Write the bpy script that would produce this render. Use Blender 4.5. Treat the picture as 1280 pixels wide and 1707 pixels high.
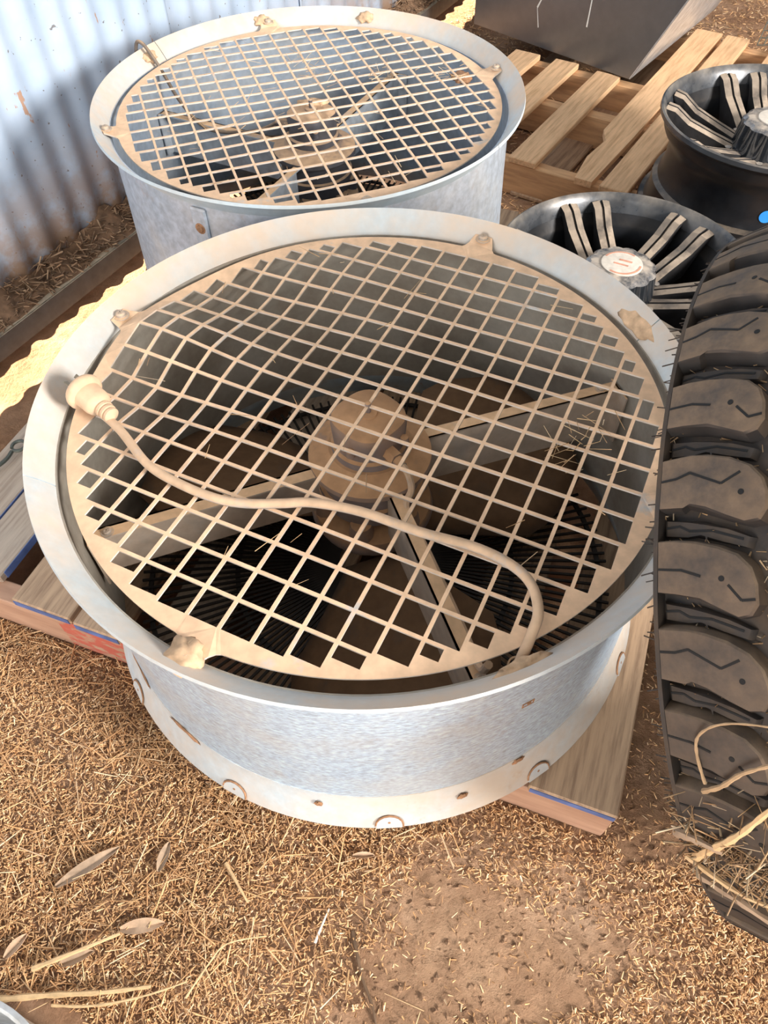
import bpy, bmesh, math, random
import numpy as np
from math import pi, sin, cos, radians
from mathutils import Vector, Matrix
from mathutils.geometry import delaunay_2d_cdt

for o in list(bpy.data.objects):
    bpy.data.objects.remove(o)
scene = bpy.context.scene
COL = scene.collection
rnd = random.Random(7)
nrs = np.random.RandomState(11)

# ------------------------------------------------------------------ camera
CAM_Z = 1.26456
cam_d = bpy.data.cameras.new('camera')
cam = bpy.data.objects.new('camera', cam_d)
COL.objects.link(cam)
cam_d.sensor_fit = 'HORIZONTAL'
cam_d.sensor_width = 36.0
cam_d.lens = 36.0 * 1227.97 / 1280.0
cam_d.clip_start = 0.02
cr = Vector((0.99971679, -0.01899965, -0.01432991))
cu = Vector((0.02379775, 0.79815386, 0.60198346))
cf = Vector((0.0, 0.60215399, -0.79837997))
cam.matrix_world = Matrix(((cr.x, cu.x, -cf.x, 0), (cr.y, cu.y, -cf.y, 0), (cr.z, cu.z, -cf.z, CAM_Z), (0, 0, 0, 1)))
scene.camera = cam

# ------------------------------------------------------------------ world, sun, doorway light, exposure
WN = Vector((0.866, -0.5, 0.0))        # wall normal, into the shed
WD = Vector((0.5, 0.866, 0.0))         # along the wall
world = bpy.data.worlds.new('world')
scene.world = world
world.use_nodes = True
bg = world.node_tree.nodes['Background']
bg.inputs['Color'].default_value = (1.0, 0.975, 0.94, 1)
bg.inputs['Strength'].default_value = 0.40

sun_d = bpy.data.lights.new('sun', 'SUN')
sun_d.energy = 34.0
sun_d.angle = radians(0.53)
sun_d.color = (1.0, 0.86, 0.66)
sun = bpy.data.objects.new('sun', sun_d)
COL.objects.link(sun)
sdir = WN * cos(radians(30)) + Vector((0, 0, -sin(radians(30))))
sun.rotation_euler = sdir.to_track_quat('-Z', 'Y').to_euler()

door_d = bpy.data.lights.new('doorway_daylight', 'AREA')
door_d.shape = 'RECTANGLE'
door_d.size = 1.5
door_d.size_y = 1.7
door_d.energy = 620.0
door_d.color = (1.0, 0.965, 0.92)
door = bpy.data.objects.new('doorway_daylight', door_d)
COL.objects.link(door)
door.location = (4.84, -2.51, 2.75)
door.rotation_euler = (Vector((-0.1, 1.2, 0.3)) - door.location).to_track_quat('-Z', 'Z').to_euler()

front_d = bpy.data.lights.new('open_front_daylight', 'AREA')
front_d.shape = 'RECTANGLE'
front_d.size = 2.6
front_d.size_y = 2.2
front_d.energy = 170.0
front_d.color = (1.0, 0.985, 0.96)
front = bpy.data.objects.new('open_front_daylight', front_d)
COL.objects.link(front)
front.location = (-2.0, -4.4, 2.0)
front.rotation_euler = (Vector((0.0, 0.8, 0.4)) - front.location).to_track_quat('-Z', 'Z').to_euler()

scene.view_settings.view_transform = 'Standard'
scene.view_settings.look = 'None'
scene.view_settings.gamma = 1.0
scene.view_settings.use_curve_mapping = False
scene.view_settings.exposure = 0.45

# ------------------------------------------------------------------ materials
class NT:
    def __init__(self, name):
        self.m = bpy.data.materials.new(name)
        self.m.use_nodes = True
        self.t = self.m.node_tree
        self.b = self.t.nodes['Principled BSDF']
        self.tc = self.t.nodes.new('ShaderNodeTexCoord')
    def n(self, typ, **kw):
        nd = self.t.nodes.new(typ)
        for k, v in kw.items():
            if k in nd.inputs.keys():
                nd.inputs[k].default_value = v
            else:
                setattr(nd, k, v)
        return nd
    def l(self, a, b):
        self.t.links.new(a, b)
    def mapping(self, scale, coord='Object'):
        mp = self.n('ShaderNodeMapping')
        mp.inputs['Scale'].default_value = scale
        self.l(self.tc.outputs[coord], mp.inputs['Vector'])
        return mp.outputs['Vector']
    def noise(self, scale, detail=4, rough=0.55, vec=None):
        nd = self.n('ShaderNodeTexNoise', Scale=scale, Detail=detail, Roughness=rough)
        self.l(vec if vec is not None else self.tc.outputs['Object'], nd.inputs['Vector'])
        return nd.outputs['Fac']
    def ramp(self, fac, stops):
        nd = self.n('ShaderNodeValToRGB')
        cr_ = nd.color_ramp
        while len(cr_.elements) < len(stops):
            cr_.elements.new(0.5)
        for e, (p, c) in zip(cr_.elements, stops):
            e.position = p
            e.color = (c[0], c[1], c[2], 1) if not isinstance(c, (int, float)) else (c, c, c, 1)
        self.l(fac, nd.inputs['Fac'])
        return nd.outputs['Color']
    def mix(self, fac, a, b, blend='MIX'):
        nd = self.n('ShaderNodeMixRGB', blend_type=blend)
        for s, v in ((nd.inputs[0], fac), (nd.inputs[1], a), (nd.inputs[2], b)):
            if isinstance(v, (int, float)):
                s.default_value = v
            elif isinstance(v, tuple):
                s.default_value = (v[0], v[1], v[2], 1)
            else:
                self.l(v, s)
        return nd.outputs[0]
    def math(self, op, a, b=0.0, clamp=False):
        nd = self.n('ShaderNodeMath', operation=op, use_clamp=clamp)
        for s, v in ((nd.inputs[0], a), (nd.inputs[1], b)):
            if isinstance(v, (int, float)):
                s.default_value = v
            else:
                self.l(v, s)
        return nd.outputs[0]
    def up(self, lo, hi):
        """1 where the surface faces up: where dust can settle"""
        g = self.n('ShaderNodeNewGeometry')
        sp = self.n('ShaderNodeSeparateXYZ')
        self.l(g.outputs['Normal'], sp.inputs[0])
        mr = self.n('ShaderNodeMapRange')
        mr.inputs['From Min'].default_value = lo
        mr.inputs['From Max'].default_value = hi
        self.l(sp.outputs['Z'], mr.inputs['Value'])
        return mr.outputs['Result']
    def bump(self, h, strength=0.3, dist=0.002):
        nd = self.n('ShaderNodeBump', Strength=strength, Distance=dist)
        self.l(h, nd.inputs['Height'])
        self.l(nd.outputs['Normal'], self.b.inputs['Normal'])
    def set(self, color=None, rough=None, metal=None, **kw):
        for key, v in (('Base Color', color), ('Roughness', rough), ('Metallic', metal)):
            if v is None:
                continue
            s = self.b.inputs[key]
            if isinstance(v, (int, float)):
                s.default_value = v
            elif isinstance(v, tuple):
                s.default_value = (v[0], v[1], v[2], 1)
            else:
                self.l(v, s)
        return self.m

DUST = (0.76, 0.49, 0.28)
DUST2 = (0.52, 0.33, 0.19)

def plain(name, c, rough=0.6, metal=0.0, var=0.25, scale=30):
    m = NT(name)
    f = m.noise(scale)
    dark = tuple(x * (1 - var) for x in c)
    lite = tuple(min(1, x * (1 + var)) for x in c)
    return m.set(m.ramp(f, [(0.3, dark), (0.7, lite)]), rough, metal)

def galvanised(name, base, dust_amt, metal=0.55, rough=0.42, streak=True, rust=0.0, dust_lo=0.35, dust_hi=0.95, con=1.0, dust=DUST, nlo=0.30, nhi=0.66):
    m = NT(name)
    v = m.mapping((110, 110, 330)) if streak else m.mapping((60, 60, 60))
    sp = m.noise(1.0, 3, 0.6, v)
    d = tuple(x * (1 - 0.32 * con) for x in base)
    c = m.ramp(sp, [(0.33, d), (0.52, base), (0.68, tuple(min(1, x * (1 + 0.3 * con)) for x in base))])
    big = m.noise(7.0, 5, 0.6)
    c = m.mix(m.math('MULTIPLY', m.ramp(big, [(0.45, 0.0), (0.62, 1.0)]), 0.35), c, (0.62, 0.60, 0.54))
    if rust > 0:
        rs = m.ramp(m.noise(16.0, 6, 0.7), [(0.60, 0.0), (0.70, 1.0)])
        c = m.mix(m.math('MULTIPLY', rs, rust), c, (0.36, 0.17, 0.07))
    dn = m.ramp(m.noise(6.0, 6, 0.65), [(nlo, 0.0), (nhi, 1.0)])
    df = m.math('MULTIPLY', m.math('ADD', m.math('MULTIPLY', m.up(dust_lo, dust_hi), 0.75), 0.12), dn)
    df = m.math('MULTIPLY', df, dust_amt, True)
    c = m.mix(df, c, dust)
    m.bump(m.noise(60, 3), 0.08, 0.002)
    met = m.math('MULTIPLY', m.math('SUBTRACT', 1.0, df), metal)
    ro = m.math('ADD', m.math('MULTIPLY', df, 0.45), rough)
    return m.set(c, ro, met)

def dusty(name, base, rough=0.5, metal=0.0, amt=0.9, lo=0.1, hi=0.8, dust=DUST, nlo=0.30, nhi=0.6, scale=14, extra=0.15, var=0.25):
    m = NT(name)
    f = m.noise(35)
    c = m.ramp(f, [(0.3, tuple(x * (1 - var) for x in base)), (0.7, tuple(min(1, x * (1 + var)) for x in base))])
    dn = m.ramp(m.noise(scale, 6, 0.65), [(nlo, 0.0), (nhi, 1.0)])
    df = m.math('MULTIPLY', m.math('ADD', m.up(lo, hi), extra), dn)
    df = m.math('MULTIPLY', df, amt, True)
    dcol = m.ramp(m.noise(50, 3), [(0.3, tuple(x * 0.85 for x in dust)), (0.7, tuple(min(1, x * 1.1) for x in dust))])
    c = m.mix(df, c, dcol)
    m.bump(m.noise(120, 3), 0.12, 0.001)
    return m.set(c, m.math('ADD', m.math('MULTIPLY', df, 0.4), rough, True), m.math('MULTIPLY', m.math('SUBTRACT', 1.0, df), metal))

def wood(name, base, dark, grain_scale=(90, 6, 90), cracks=0.0, dustf=0.25):
    m = NT(name)
    v = m.mapping(grain_scale)
    g = m.noise(1.0, 6, 0.65, v)
    c = m.ramp(g, [(0.30, dark), (0.52, base), (0.72, tuple(min(1, x * 1.2) for x in base))])
    b = m.ramp(m.noise(5, 4), [(0.40, 0.0), (0.7, 1.0)])
    c = m.mix(m.math('MULTIPLY', b, dustf), c, DUST2)
    if cracks > 0:
        v2 = m.mapping((130, 3, 130))
        k = m.ramp(m.noise(1.0, 3, 0.5, v2), [(0.26, 1.0), (0.33, 0.0)])
        c = m.mix(m.math('MULTIPLY', k, cracks), c, (0.03, 0.02, 0.015))
    m.bump(g, 0.35, 0.002)
    return m.set(c, 0.8, 0.0)

M = {}
M['drum'] = galvanised('galvanised_drum', (0.54, 0.70, 0.88), 0.22, 0.45, 0.36, True, 0.25)
M['drum_shaded'] = galvanised('galvanised_drum_shaded', (0.42, 0.48, 0.55), 0.60, 0.40, 0.50, False, 0.30, con=0.6)  # greyed base holds the back drum's shade, with dust and rust over it
M['rim'] = galvanised('galvanised_bell_mouth', (0.46, 0.57, 0.63), 1.0, 0.12, 0.50, False, 0.06, 0.2, 0.75, 0.25, (0.72, 0.51, 0.34), 0.24, 0.62)
M['flange'] = galvanised('galvanised_flange', (0.48, 0.60, 0.68), 1.0, 0.20, 0.50, False, 0.55, -0.3, 0.5, 0.3, (0.60, 0.43, 0.28), 0.24, 0.62)
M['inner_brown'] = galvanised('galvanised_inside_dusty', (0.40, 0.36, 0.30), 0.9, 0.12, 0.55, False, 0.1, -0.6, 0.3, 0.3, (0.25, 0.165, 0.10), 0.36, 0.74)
M['inner_blue'] = galvanised('galvanised_inside_clean', (0.44, 0.53, 0.64), 0.3, 0.35, 0.45, False, 0.05, 0.2, 0.9, 0.4)
M['guard'] = dusty('dusty_guard', (0.52, 0.54, 0.54), 0.55, 0.2, 1.0, 0.1, 0.6, (0.82, 0.55, 0.35), 0.29, 0.40, 6, 0.4)
M['motor_dark'] = dusty('motor_blue_black', (0.05, 0.06, 0.08), 0.4, 0.2, 1.0, 0.25, 0.85, (0.55, 0.36, 0.22), 0.25, 0.5, 14, 0.08)
M['arm_pale'] = dusty('arm_galvanised', (0.50, 0.56, 0.62), 0.45, 0.3, 1.0, 0.4, 0.95, DUST, 0.2, 0.5, 12, 0.05)
M['motor'] = dusty('dusty_motor', (0.16, 0.17, 0.20), 0.5, 0.2, 1.0, 0.0, 0.5, (0.50, 0.28, 0.14), 0.20, 0.45, 12, 0.28)
M['arm'] = dusty('dusty_arm', (0.42, 0.40, 0.37), 0.5, 0.3, 1.0, 0.2, 0.9, DUST, 0.2, 0.5, 12, 0.35)
M['blade'] = dusty('dusty_blade_shaded', (0.10, 0.075, 0.055), 0.6, 0.1, 1.0, 0.1, 0.8, (0.17, 0.095, 0.048), 0.2, 0.5, 12, 0.5)  # base and dust darkened to stand in for shade inside the drum
M['grille'] = plain('dark_grille', (0.030, 0.024, 0.020), 0.6, 0.2)  # near-black, taking in the shade at the foot of the drum
M['cord'] = dusty('dusty_cord', (0.42, 0.40, 0.38), 0.5, 0.0, 0.9, -0.2, 0.6, (0.62, 0.42, 0.27), 0.25, 0.5, 20, 0.5)
M['cord_brown'] = dusty('old_cord', (0.10, 0.085, 0.075), 0.6, 0.0, 0.8, 0.2, 0.9, (0.45, 0.30, 0.18), 0.3, 0.6, 20, 0.1)
M['plug'] = dusty('dusty_plug', (0.55, 0.45, 0.36), 0.6, 0.0, 1.0, -0.3, 0.4, (0.66, 0.45, 0.29), 0.15, 0.3, 12, 0.7)
M['pin'] = plain('brass_pin', (0.28, 0.22, 0.15), 0.4, 0.8)
M['bolt'] = dusty('bolt_zinc', (0.45, 0.43, 0.40), 0.45, 0.6, 0.8, 0.2, 0.9)
M['rust'] = plain('rusty_steel', (0.33, 0.17, 0.085), 0.8, 0.1, 0.4, 60)
M['mud'] = plain('dried_mud', (0.60, 0.40, 0.245), 0.95, 0.0, 0.3, 60)
M['pallet_new'] = wood('pallet_pine', (0.78, 0.49, 0.27), (0.52, 0.29, 0.14), dustf=0.30)
M['pallet_new_x'] = wood('pallet_pine_stringer', (0.62, 0.36, 0.18), (0.40, 0.21, 0.10), (6, 60, 60))
M['pallet_old'] = wood('pallet_weathered', (0.48, 0.32, 0.20), (0.22, 0.13, 0.08), cracks=0.9)
M['pallet_grey'] = wood('pallet_grey', (0.46, 0.37, 0.29), (0.28, 0.21, 0.16), cracks=0.3)
M['stringer'] = wood('pallet_stringer', (0.52, 0.30, 0.19), (0.38, 0.20, 0.12), (6, 40, 40))
M['blue'] = plain('blue_paint', (0.10, 0.15, 0.34), 0.6, 0, 0.35, 25)
M['rubber'] = dusty('tyre_rubber', (0.026, 0.024, 0.024), 0.55, 0.0, 0.95, 0.05, 0.85, (0.22, 0.15, 0.095), 0.28, 0.56, 16, 0.05)
M['rubber_side'] = dusty('tyre_carcass', (0.018, 0.017, 0.018), 0.65, 0.0, 0.75, -0.5, 0.4, (0.11, 0.075, 0.048), 0.30, 0.80, 22, 0.30)
M['sipe'] = plain('sipe_black', (0.006, 0.006, 0.006), 0.8)
M['alloy_black'] = dusty('alloy_black', (0.014, 0.016, 0.020), 0.30, 0.30, 0.8, 0.45, 0.98, (0.42, 0.32, 0.23), 0.36, 0.66, 10, 0.04)
M['alloy_rim'] = dusty('alloy_rim', (0.07, 0.08, 0.095), 0.25, 0.6, 0.65, 0.2, 0.9, (0.48, 0.40, 0.31), 0.36, 0.66, 9, 0.10)
M['spoke'] = dusty('alloy_spoke', (0.05, 0.052, 0.058), 0.28, 0.5, 1.0, 0.55, 0.95, (0.46, 0.36, 0.27), 0.25, 0.55, 14, 0.06)
M['cap'] = dusty('chrome_cap', (0.16, 0.18, 0.21), 0.15, 0.9, 0.9, 0.5, 0.95, (0.62, 0.52, 0.42), 0.32, 0.56, 24, 0.0)
M['emblem'] = plain('emblem_cream', (0.78, 0.70, 0.60), 0.5, 0, 0.15, 60)
M['emblem_red'] = plain('emblem_red', (0.70, 0.33, 0.22), 0.5, 0, 0.2, 60)
M['sticker'] = plain('blue_sticker', (0.03, 0.30, 0.85), 0.4, 0, 0.1)
M['plate'] = dusty('dark_steel_plate', (0.17, 0.18, 0.195), 0.32, 0.70, 0.6, 0.3, 1.0, (0.42, 0.36, 0.30), 0.42, 0.85, 3, 0.25, 0.05)
M['plate_light'] = dusty('brushed_steel_plate', (0.58, 0.60, 0.62), 0.35, 0.6, 0.5, 0.3, 1.0, (0.6, 0.5, 0.4), 0.45, 0.75, 8, 0.4)
M['scratch'] = plain('pale_scratch', (0.75, 0.73, 0.68), 0.7, 0, 0.1)
M['wire'] = plain('green_grey_wire', (0.12, 0.13, 0.11), 0.5, 0.6)
M['bucket'] = galvanised('galvanised_tub', (0.60, 0.63, 0.66), 0.3, 0.6, 0.35, False)

def leafy(name, base):
    m = NT(name)
    f = m.noise(60, 4, 0.6)
    return m.set(m.ramp(f, [(0.3, tuple(x * 0.75 for x in base)), (0.7, tuple(min(1, x * 1.2) for x in base))]), 0.75, 0.0)
M['straw_dull'] = leafy('dull_straw', (0.44, 0.295, 0.165))
M['crack'] = leafy('dark_crack', (0.13, 0.075, 0.04))
M['straw'] = leafy('dry_straw', (0.68, 0.46, 0.24))
M['leaf'] = leafy('dry_leaf', (0.56, 0.37, 0.235))
M['husk'] = leafy('dry_husk', (0.42, 0.29, 0.19))

mm = NT('straw_litter')
at = mm.n('ShaderNodeAttribute', attribute_name='tint')
mm.set(at.outputs['Color'], 0.75, 0.0)
M['litter'] = mm.m

mm = NT('dirt_floor')
n1 = mm.noise(4.0, 8, 0.62)
n2 = mm.noise(28.0, 6, 0.7)
c = mm.ramp(n1, [(0.30, (0.40, 0.215, 0.115)), (0.50, (0.58, 0.35, 0.205)), (0.70, (0.70, 0.47, 0.31))])
c = mm.mix(mm.math('MULTIPLY', mm.ramp(n2, [(0.35, 1.0), (0.55, 0.0)]), 0.45), c, (0.26, 0.14, 0.07))
# dirt darker under the litter, paler where it is bare
sv = mm.n('ShaderNodeVectorMath', operation='SUBTRACT')
sv.inputs[1].default_value = (0.14, 0.13, 0.0)
mm.l(mm.tc.outputs['Object'], sv.inputs[0])
mv = mm.n('ShaderNodeMapping')
mv.inputs['Scale'].default_value = (3.2, 5.0, 1.0)
mm.l(sv.outputs[0], mv.inputs['Vector'])
ln = mm.n('ShaderNodeVectorMath', operation='LENGTH')
mm.l(mv.outputs['Vector'], ln.inputs[0])
mrg = mm.n('ShaderNodeMapRange')
mrg.inputs['From Min'].default_value = 2.1
mrg.inputs['From Max'].default_value = 0.95
mm.l(mm.math('ADD', ln.outputs['Value'], mm.math('MULTIPLY', mm.noise(5.0, 7, 0.7), 1.5)), mrg.inputs['Value'])
c = mm.mix(mrg.outputs['Result'], mm.mix(1.0, c, (0.80, 0.72, 0.66), 'MULTIPLY'), c)
mm.bump(mm.noise(38.0, 9, 0.72), 1.0, 0.020)
M['dirt'] = mm.set(c, 0.95, 0.0)

mm = NT('painted_corrugated_steel')
c0 = (0.70, 0.76, 0.84)
c = mm.ramp(mm.noise(6, 5, 0.6), [(0.35, (0.38, 0.48, 0.61)), (0.65, (0.47, 0.56, 0.68))])
r1 = mm.ramp(mm.noise(1.0, 4, 0.6, mm.mapping((26, 26, 11))), [(0.65, 0.0), (0.67, 1.0)])
c = mm.mix(mm.math('MULTIPLY', r1, 0.85), c, (0.42, 0.22, 0.11))
sp = mm.ramp(mm.noise(75, 2, 0.5), [(0.70, 0.0), (0.72, 1.0)])
c = mm.mix(mm.math('MULTIPLY', sp, 0.8), c, (0.12, 0.09, 0.07))
# splashed mud along the foot of the sheets
gx = mm.n('ShaderNodeSeparateXYZ')
mm.l(mm.tc.outputs['Object'], gx.inputs[0])
mr = mm.n('ShaderNodeMapRange')
mr.inputs['From Min'].default_value = 0.40
mr.inputs['From Max'].default_value = 0.10
mm.l(gx.outputs['Z'], mr.inputs['Value'])
sm = mm.math('MULTIPLY', mr.outputs['Result'], mm.ramp(mm.noise(13, 6, 0.65), [(0.30, 0.0), (0.55, 1.0)]))
c = mm.mix(mm.math('MULTIPLY', sm, 1.2, True), c, (0.34, 0.215, 0.135))
M['wall'] = mm.set(c, 0.42, 0.0)
M['humus'] = plain('dark_humus', (0.20, 0.115, 0.065), 0.95, 0, 0.5, 40)
M['rail'] = dusty('rail_shade_paint', (0.075, 0.078, 0.08), 0.55, 0.1, 0.9, 0.6, 0.98, (0.50, 0.40, 0.28), 0.25, 0.5, 10, 0.03)  # near-black base holds the fans' shadow; the rail itself is pale

mm = NT('stringer_red_marks')
v = mm.mapping((6, 40, 40))
c = mm.ramp(mm.noise(1.0, 5, 0.6, v), [(0.30, (0.40, 0.22, 0.14)), (0.7, (0.58, 0.35, 0.23))])
gx = mm.n('ShaderNodeSeparateXYZ')
mm.l(mm.tc.outputs['Object'], gx.inputs[0])
win = mm.math('MULTIPLY', mm.math('GREATER_THAN', gx.outputs['X'], 0.86), mm.math('LESS_THAN', gx.outputs['X'], 1.0))
red = mm.math('MULTIPLY', win, mm.ramp(mm.noise(1.0, 3, 0.6, mm.mapping((30, 30, 60))), [(0.42, 0.0), (0.52, 1.0)]))
c = mm.mix(mm.math('MULTIPLY', red, 0.8), c, (0.55, 0.09, 0.06))
M['stringer_red'] = mm.set(c, 0.8, 0.0)

# ------------------------------------------------------------------ mesh helpers
def link(name, me, mat, parent=None, mats=None):
    o = bpy.data.objects.new(name, me)
    COL.objects.link(o)
    for k in (mats or [mat]):
        if len(me.materials) < len(mats or [mat]):
            me.materials.append(M[k] if isinstance(k, str) else k)
    if parent is not None:
        o.parent = parent
    return o

def fix(me, smooth=False, ang=None):
    bm = bmesh.new()
    bm.from_mesh(me)
    bmesh.ops.recalc_face_normals(bm, faces=bm.faces)
    bm.to_mesh(me)
    bm.free()
    if smooth:
        me.polygons.foreach_set('use_smooth', [True] * len(me.polygons))
        if ang:
            me.set_sharp_from_angle(angle=radians(ang))

def pyd(name, v, f, mat, parent=None, smooth=False, ang=35, midx=None, mats=None):
    me = bpy.data.meshes.new(name)
    me.from_pydata([tuple(p) for p in v], [], f)
    if midx is not None:
        me.polygons.foreach_set('material_index', midx)
    fix(me, smooth, ang)
    return link(name, me, mat, parent, mats)

class MB:
    def __init__(self):
        self.v, self.f, self.mi, self.cur = [], [], [], 0
    def add(self, v, f):
        b = len(self.v)
        self.v += [tuple(p) for p in v]
        self.f += [tuple(i + b for i in q) for q in f]
        self.mi += [self.cur] * len(f)
        return self
    def box(self, c, s, rot=None):
        """box of size s centred at c"""
        pts = []
        for x in (-.5, .5):
            for y in (-.5, .5):
                for z in (-.5, .5):
                    p = Vector((x * s[0], y * s[1], z * s[2]))
                    if rot is not None:
                        p = rot @ p
                    pts.append(p + Vector(c))
        return self.add(pts, [(0, 1, 3, 2), (4, 6, 7, 5), (0, 4, 5, 1), (2, 3, 7, 6), (0, 2, 6, 4), (1, 5, 7, 3)])
    def bbox(self, c, s, b=0.003, rot=None):
        """box with chamfered long and short edges"""
        bm = bmesh.new()
        bmesh.ops.create_cube(bm, size=1.0)
        for vv in bm.verts:
            vv.co = Vector((vv.co.x * s[0], vv.co.y * s[1], vv.co.z * s[2]))
        bmesh.ops.bevel(bm, geom=list(bm.edges), offset=b, segments=1, affect='EDGES')
        bm.verts.index_update()
        pts = [((rot @ vv.co) if rot is not None else vv.co) + Vector(c) for vv in bm.verts]
        fs = [tuple(q.index for q in ff.verts) for ff in bm.faces]
        bm.free()
        return self.add(pts, fs)
    def lathe(self, prof, seg=64, a0=0.0, a1=2 * pi, closed=True, cap=True, mod=None):
        """profile list of (r,z); closed = the profile is a closed loop"""
        full = abs(a1 - a0 - 2 * pi) < 1e-6
        n = len(prof)
        cnt = seg if full else seg + 1
        v = []
        for i in range(cnt):
            a = a0 + (a1 - a0) * i / seg
            k = mod(a) if mod else 1.0
            for r, z in prof:
                v.append((r * k * cos(a), r * k * sin(a), z))
        f = []
        for i in range(seg):
            i2 = (i + 1) % cnt
            for j in range(n if closed else n - 1):
                j2 = (j + 1) % n
                f.append((i * n + j, i2 * n + j, i2 * n + j2, i * n + j2))
        if not full and closed and cap:
            f.append(tuple(range(n)))
            f.append(tuple((cnt - 1) * n + j for j in range(n)))
        return self.add(v, f)
    def disc_lathe(self, prof, seg=48, mod=None):
        """solid of revolution: profile from the axis (top) to the axis (bottom)"""
        n = len(prof)
        v, f = [], []
        for i in range(seg):
            a = 2 * pi * i / seg
            for j, (r, z) in enumerate(prof):
                k = mod(a, j) if mod else 1.0
                v.append((r * k * cos(a), r * k * sin(a), z))
        for i in range(seg):
            i2 = (i + 1) % seg
            for j in range(n - 1):
                f.append((i * n + j, i2 * n + j, i2 * n + j + 1, i * n + j + 1))
        f.append(tuple(i * n for i in range(seg)))
        f.append(tuple(i * n + n - 1 for i in range(seg)))
        return self.add(v, f)
    def tube(self, pts, r, seg=10, caps=True):
        pts = [Vector(p) for p in pts]
        n = len(pts)
        rr = r if isinstance(r, (list, tuple)) else [r] * n
        v, f = [], []
        ref = Vector((0, 0, 1))
        prev = None
        for i, p in enumerate(pts):
            t = (pts[min(i + 1, n - 1)] - pts[max(i - 1, 0)]).normalized()
            if prev is None:
                s = t.cross(ref)
                if s.length < 1e-3:
                    s = t.cross(Vector((1, 0, 0)))
                s.normalize()
            else:
                s = (prev - t * prev.dot(t)).normalized()
            prev = s
            u = s.cross(t)
            for k in range(seg):
                a = 2 * pi * k / seg
                v.append(p + (s * cos(a) + u * sin(a)) * rr[i])
        for i in range(n - 1):
            for k in range(seg):
                k2 = (k + 1) % seg
                f.append((i * seg + k, i * seg + k2, (i + 1) * seg + k2, (i + 1) * seg + k))
        if caps:
            f.append(tuple(range(seg)))
            f.append(tuple((n - 1) * seg + k for k in range(seg)))
        return self.add(v, f)
    def prism(self, poly, z0, z1, xf=None):
        n = len(poly)
        v = [Vector((x, y, z0)) for x, y in poly] + [Vector((x, y, z1)) for x, y in poly]
        if xf is not None:
            v = [xf @ p for p in v]
        f = [tuple(range(n)), tuple(range(n, 2 * n))]
        for i in range(n):
            f.append((i, (i + 1) % n, n + (i + 1) % n, n + i))
        return self.add(v, f)
    def build(self, name, mat, parent=None, smooth=False, ang=35, mats=None):
        return pyd(name, self.v, self.f, mat, parent, smooth, ang, self.mi if mats else None, mats)

def empty(name, loc, rz=0.0):
    o = bpy.data.objects.new(name, None)
    COL.objects.link(o)
    o.location = loc
    o.rotation_euler = (0, 0, rz)
    o.empty_display_size = 0.1
    return o

def tag(o, label=None, cat=None, group=None, kind=None):
    for k, v in (('label', label), ('category', cat), ('group', group), ('kind', kind)):
        if v:
            o[k] = v
    return o

def catmull(pts, n=8):
    pts = [Vector(p) for p in pts]
    out = []
    for i in range(len(pts) - 1):
        p0, p1, p2, p3 = pts[max(i - 1, 0)], pts[i], pts[i + 1], pts[min(i + 2, len(pts) - 1)]
        for k in range(n):
            t = k / n
            out.append(0.5 * ((2 * p1) + (p2 - p0) * t + (2 * p0 - 5 * p1 + 4 * p2 - p3) * t * t + (3 * p1 - p0 - 3 * p2 + p3) * t ** 3))
    out.append(pts[-1])
    return out

# ------------------------------------------------------------------ ground
def gh(x, y):
    """height of the dirt floor"""
    x = np.asarray(x, float)
    y = np.asarray(y, float)
    h = 0.0035 * np.sin(x * 7.1 + 1.3 + 2 * np.sin(y * 3.1)) * np.cos(y * 6.3 + x * 2.2)
    h += 0.0022 * np.sin(x * 23 + y * 11) * np.sin(y * 27 - x * 9 + 1.7)
    h += 0.0014 * np.sin(x * 61 + y * 37 + 3 * np.sin(x * 9)) * np.sin(y * 73 - x * 41)
    h += 0.0008 * np.sin(x * 151 + y * 97) * np.sin(y * 163 - x * 119)
    return h - 0.004

xs = np.unique(np.concatenate([np.linspace(-6, -1.6, 23), np.linspace(-1.6, 1.6, 330), np.linspace(1.6, 7, 28)]))
ys = np.unique(np.concatenate([np.linspace(-4, -0.5, 18), np.linspace(-0.5, 2.4, 300), np.linspace(2.4, 9, 40)]))
X, Y = np.meshgrid(xs, ys)
Z = gh(X, Y)
V = np.stack([X, Y, Z], -1).reshape(-1, 3)
nx, ny = len(xs), len(ys)
ii, jj = np.meshgrid(np.arange(nx - 1), np.arange(ny - 1))
a = (jj * nx + ii).ravel()
F = np.stack([a, a + 1, a + 1 + nx, a + nx], -1)
me = bpy.data.meshes.new('floor')
me.from_pydata(V.tolist(), [], F.tolist())
me.polygons.foreach_set('use_smooth', [True] * len(me.polygons))
floor = link('floor', me, 'dirt')
tag(floor, 'reddish brown dirt floor of the shed with dusty bare patches', None, kind='structure')

# ------------------------------------------------------------------ corrugated wall, foot rail
def wp(a_, off, z):
    return WD * a_ + WN * off + Vector((0, 0, z))

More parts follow.
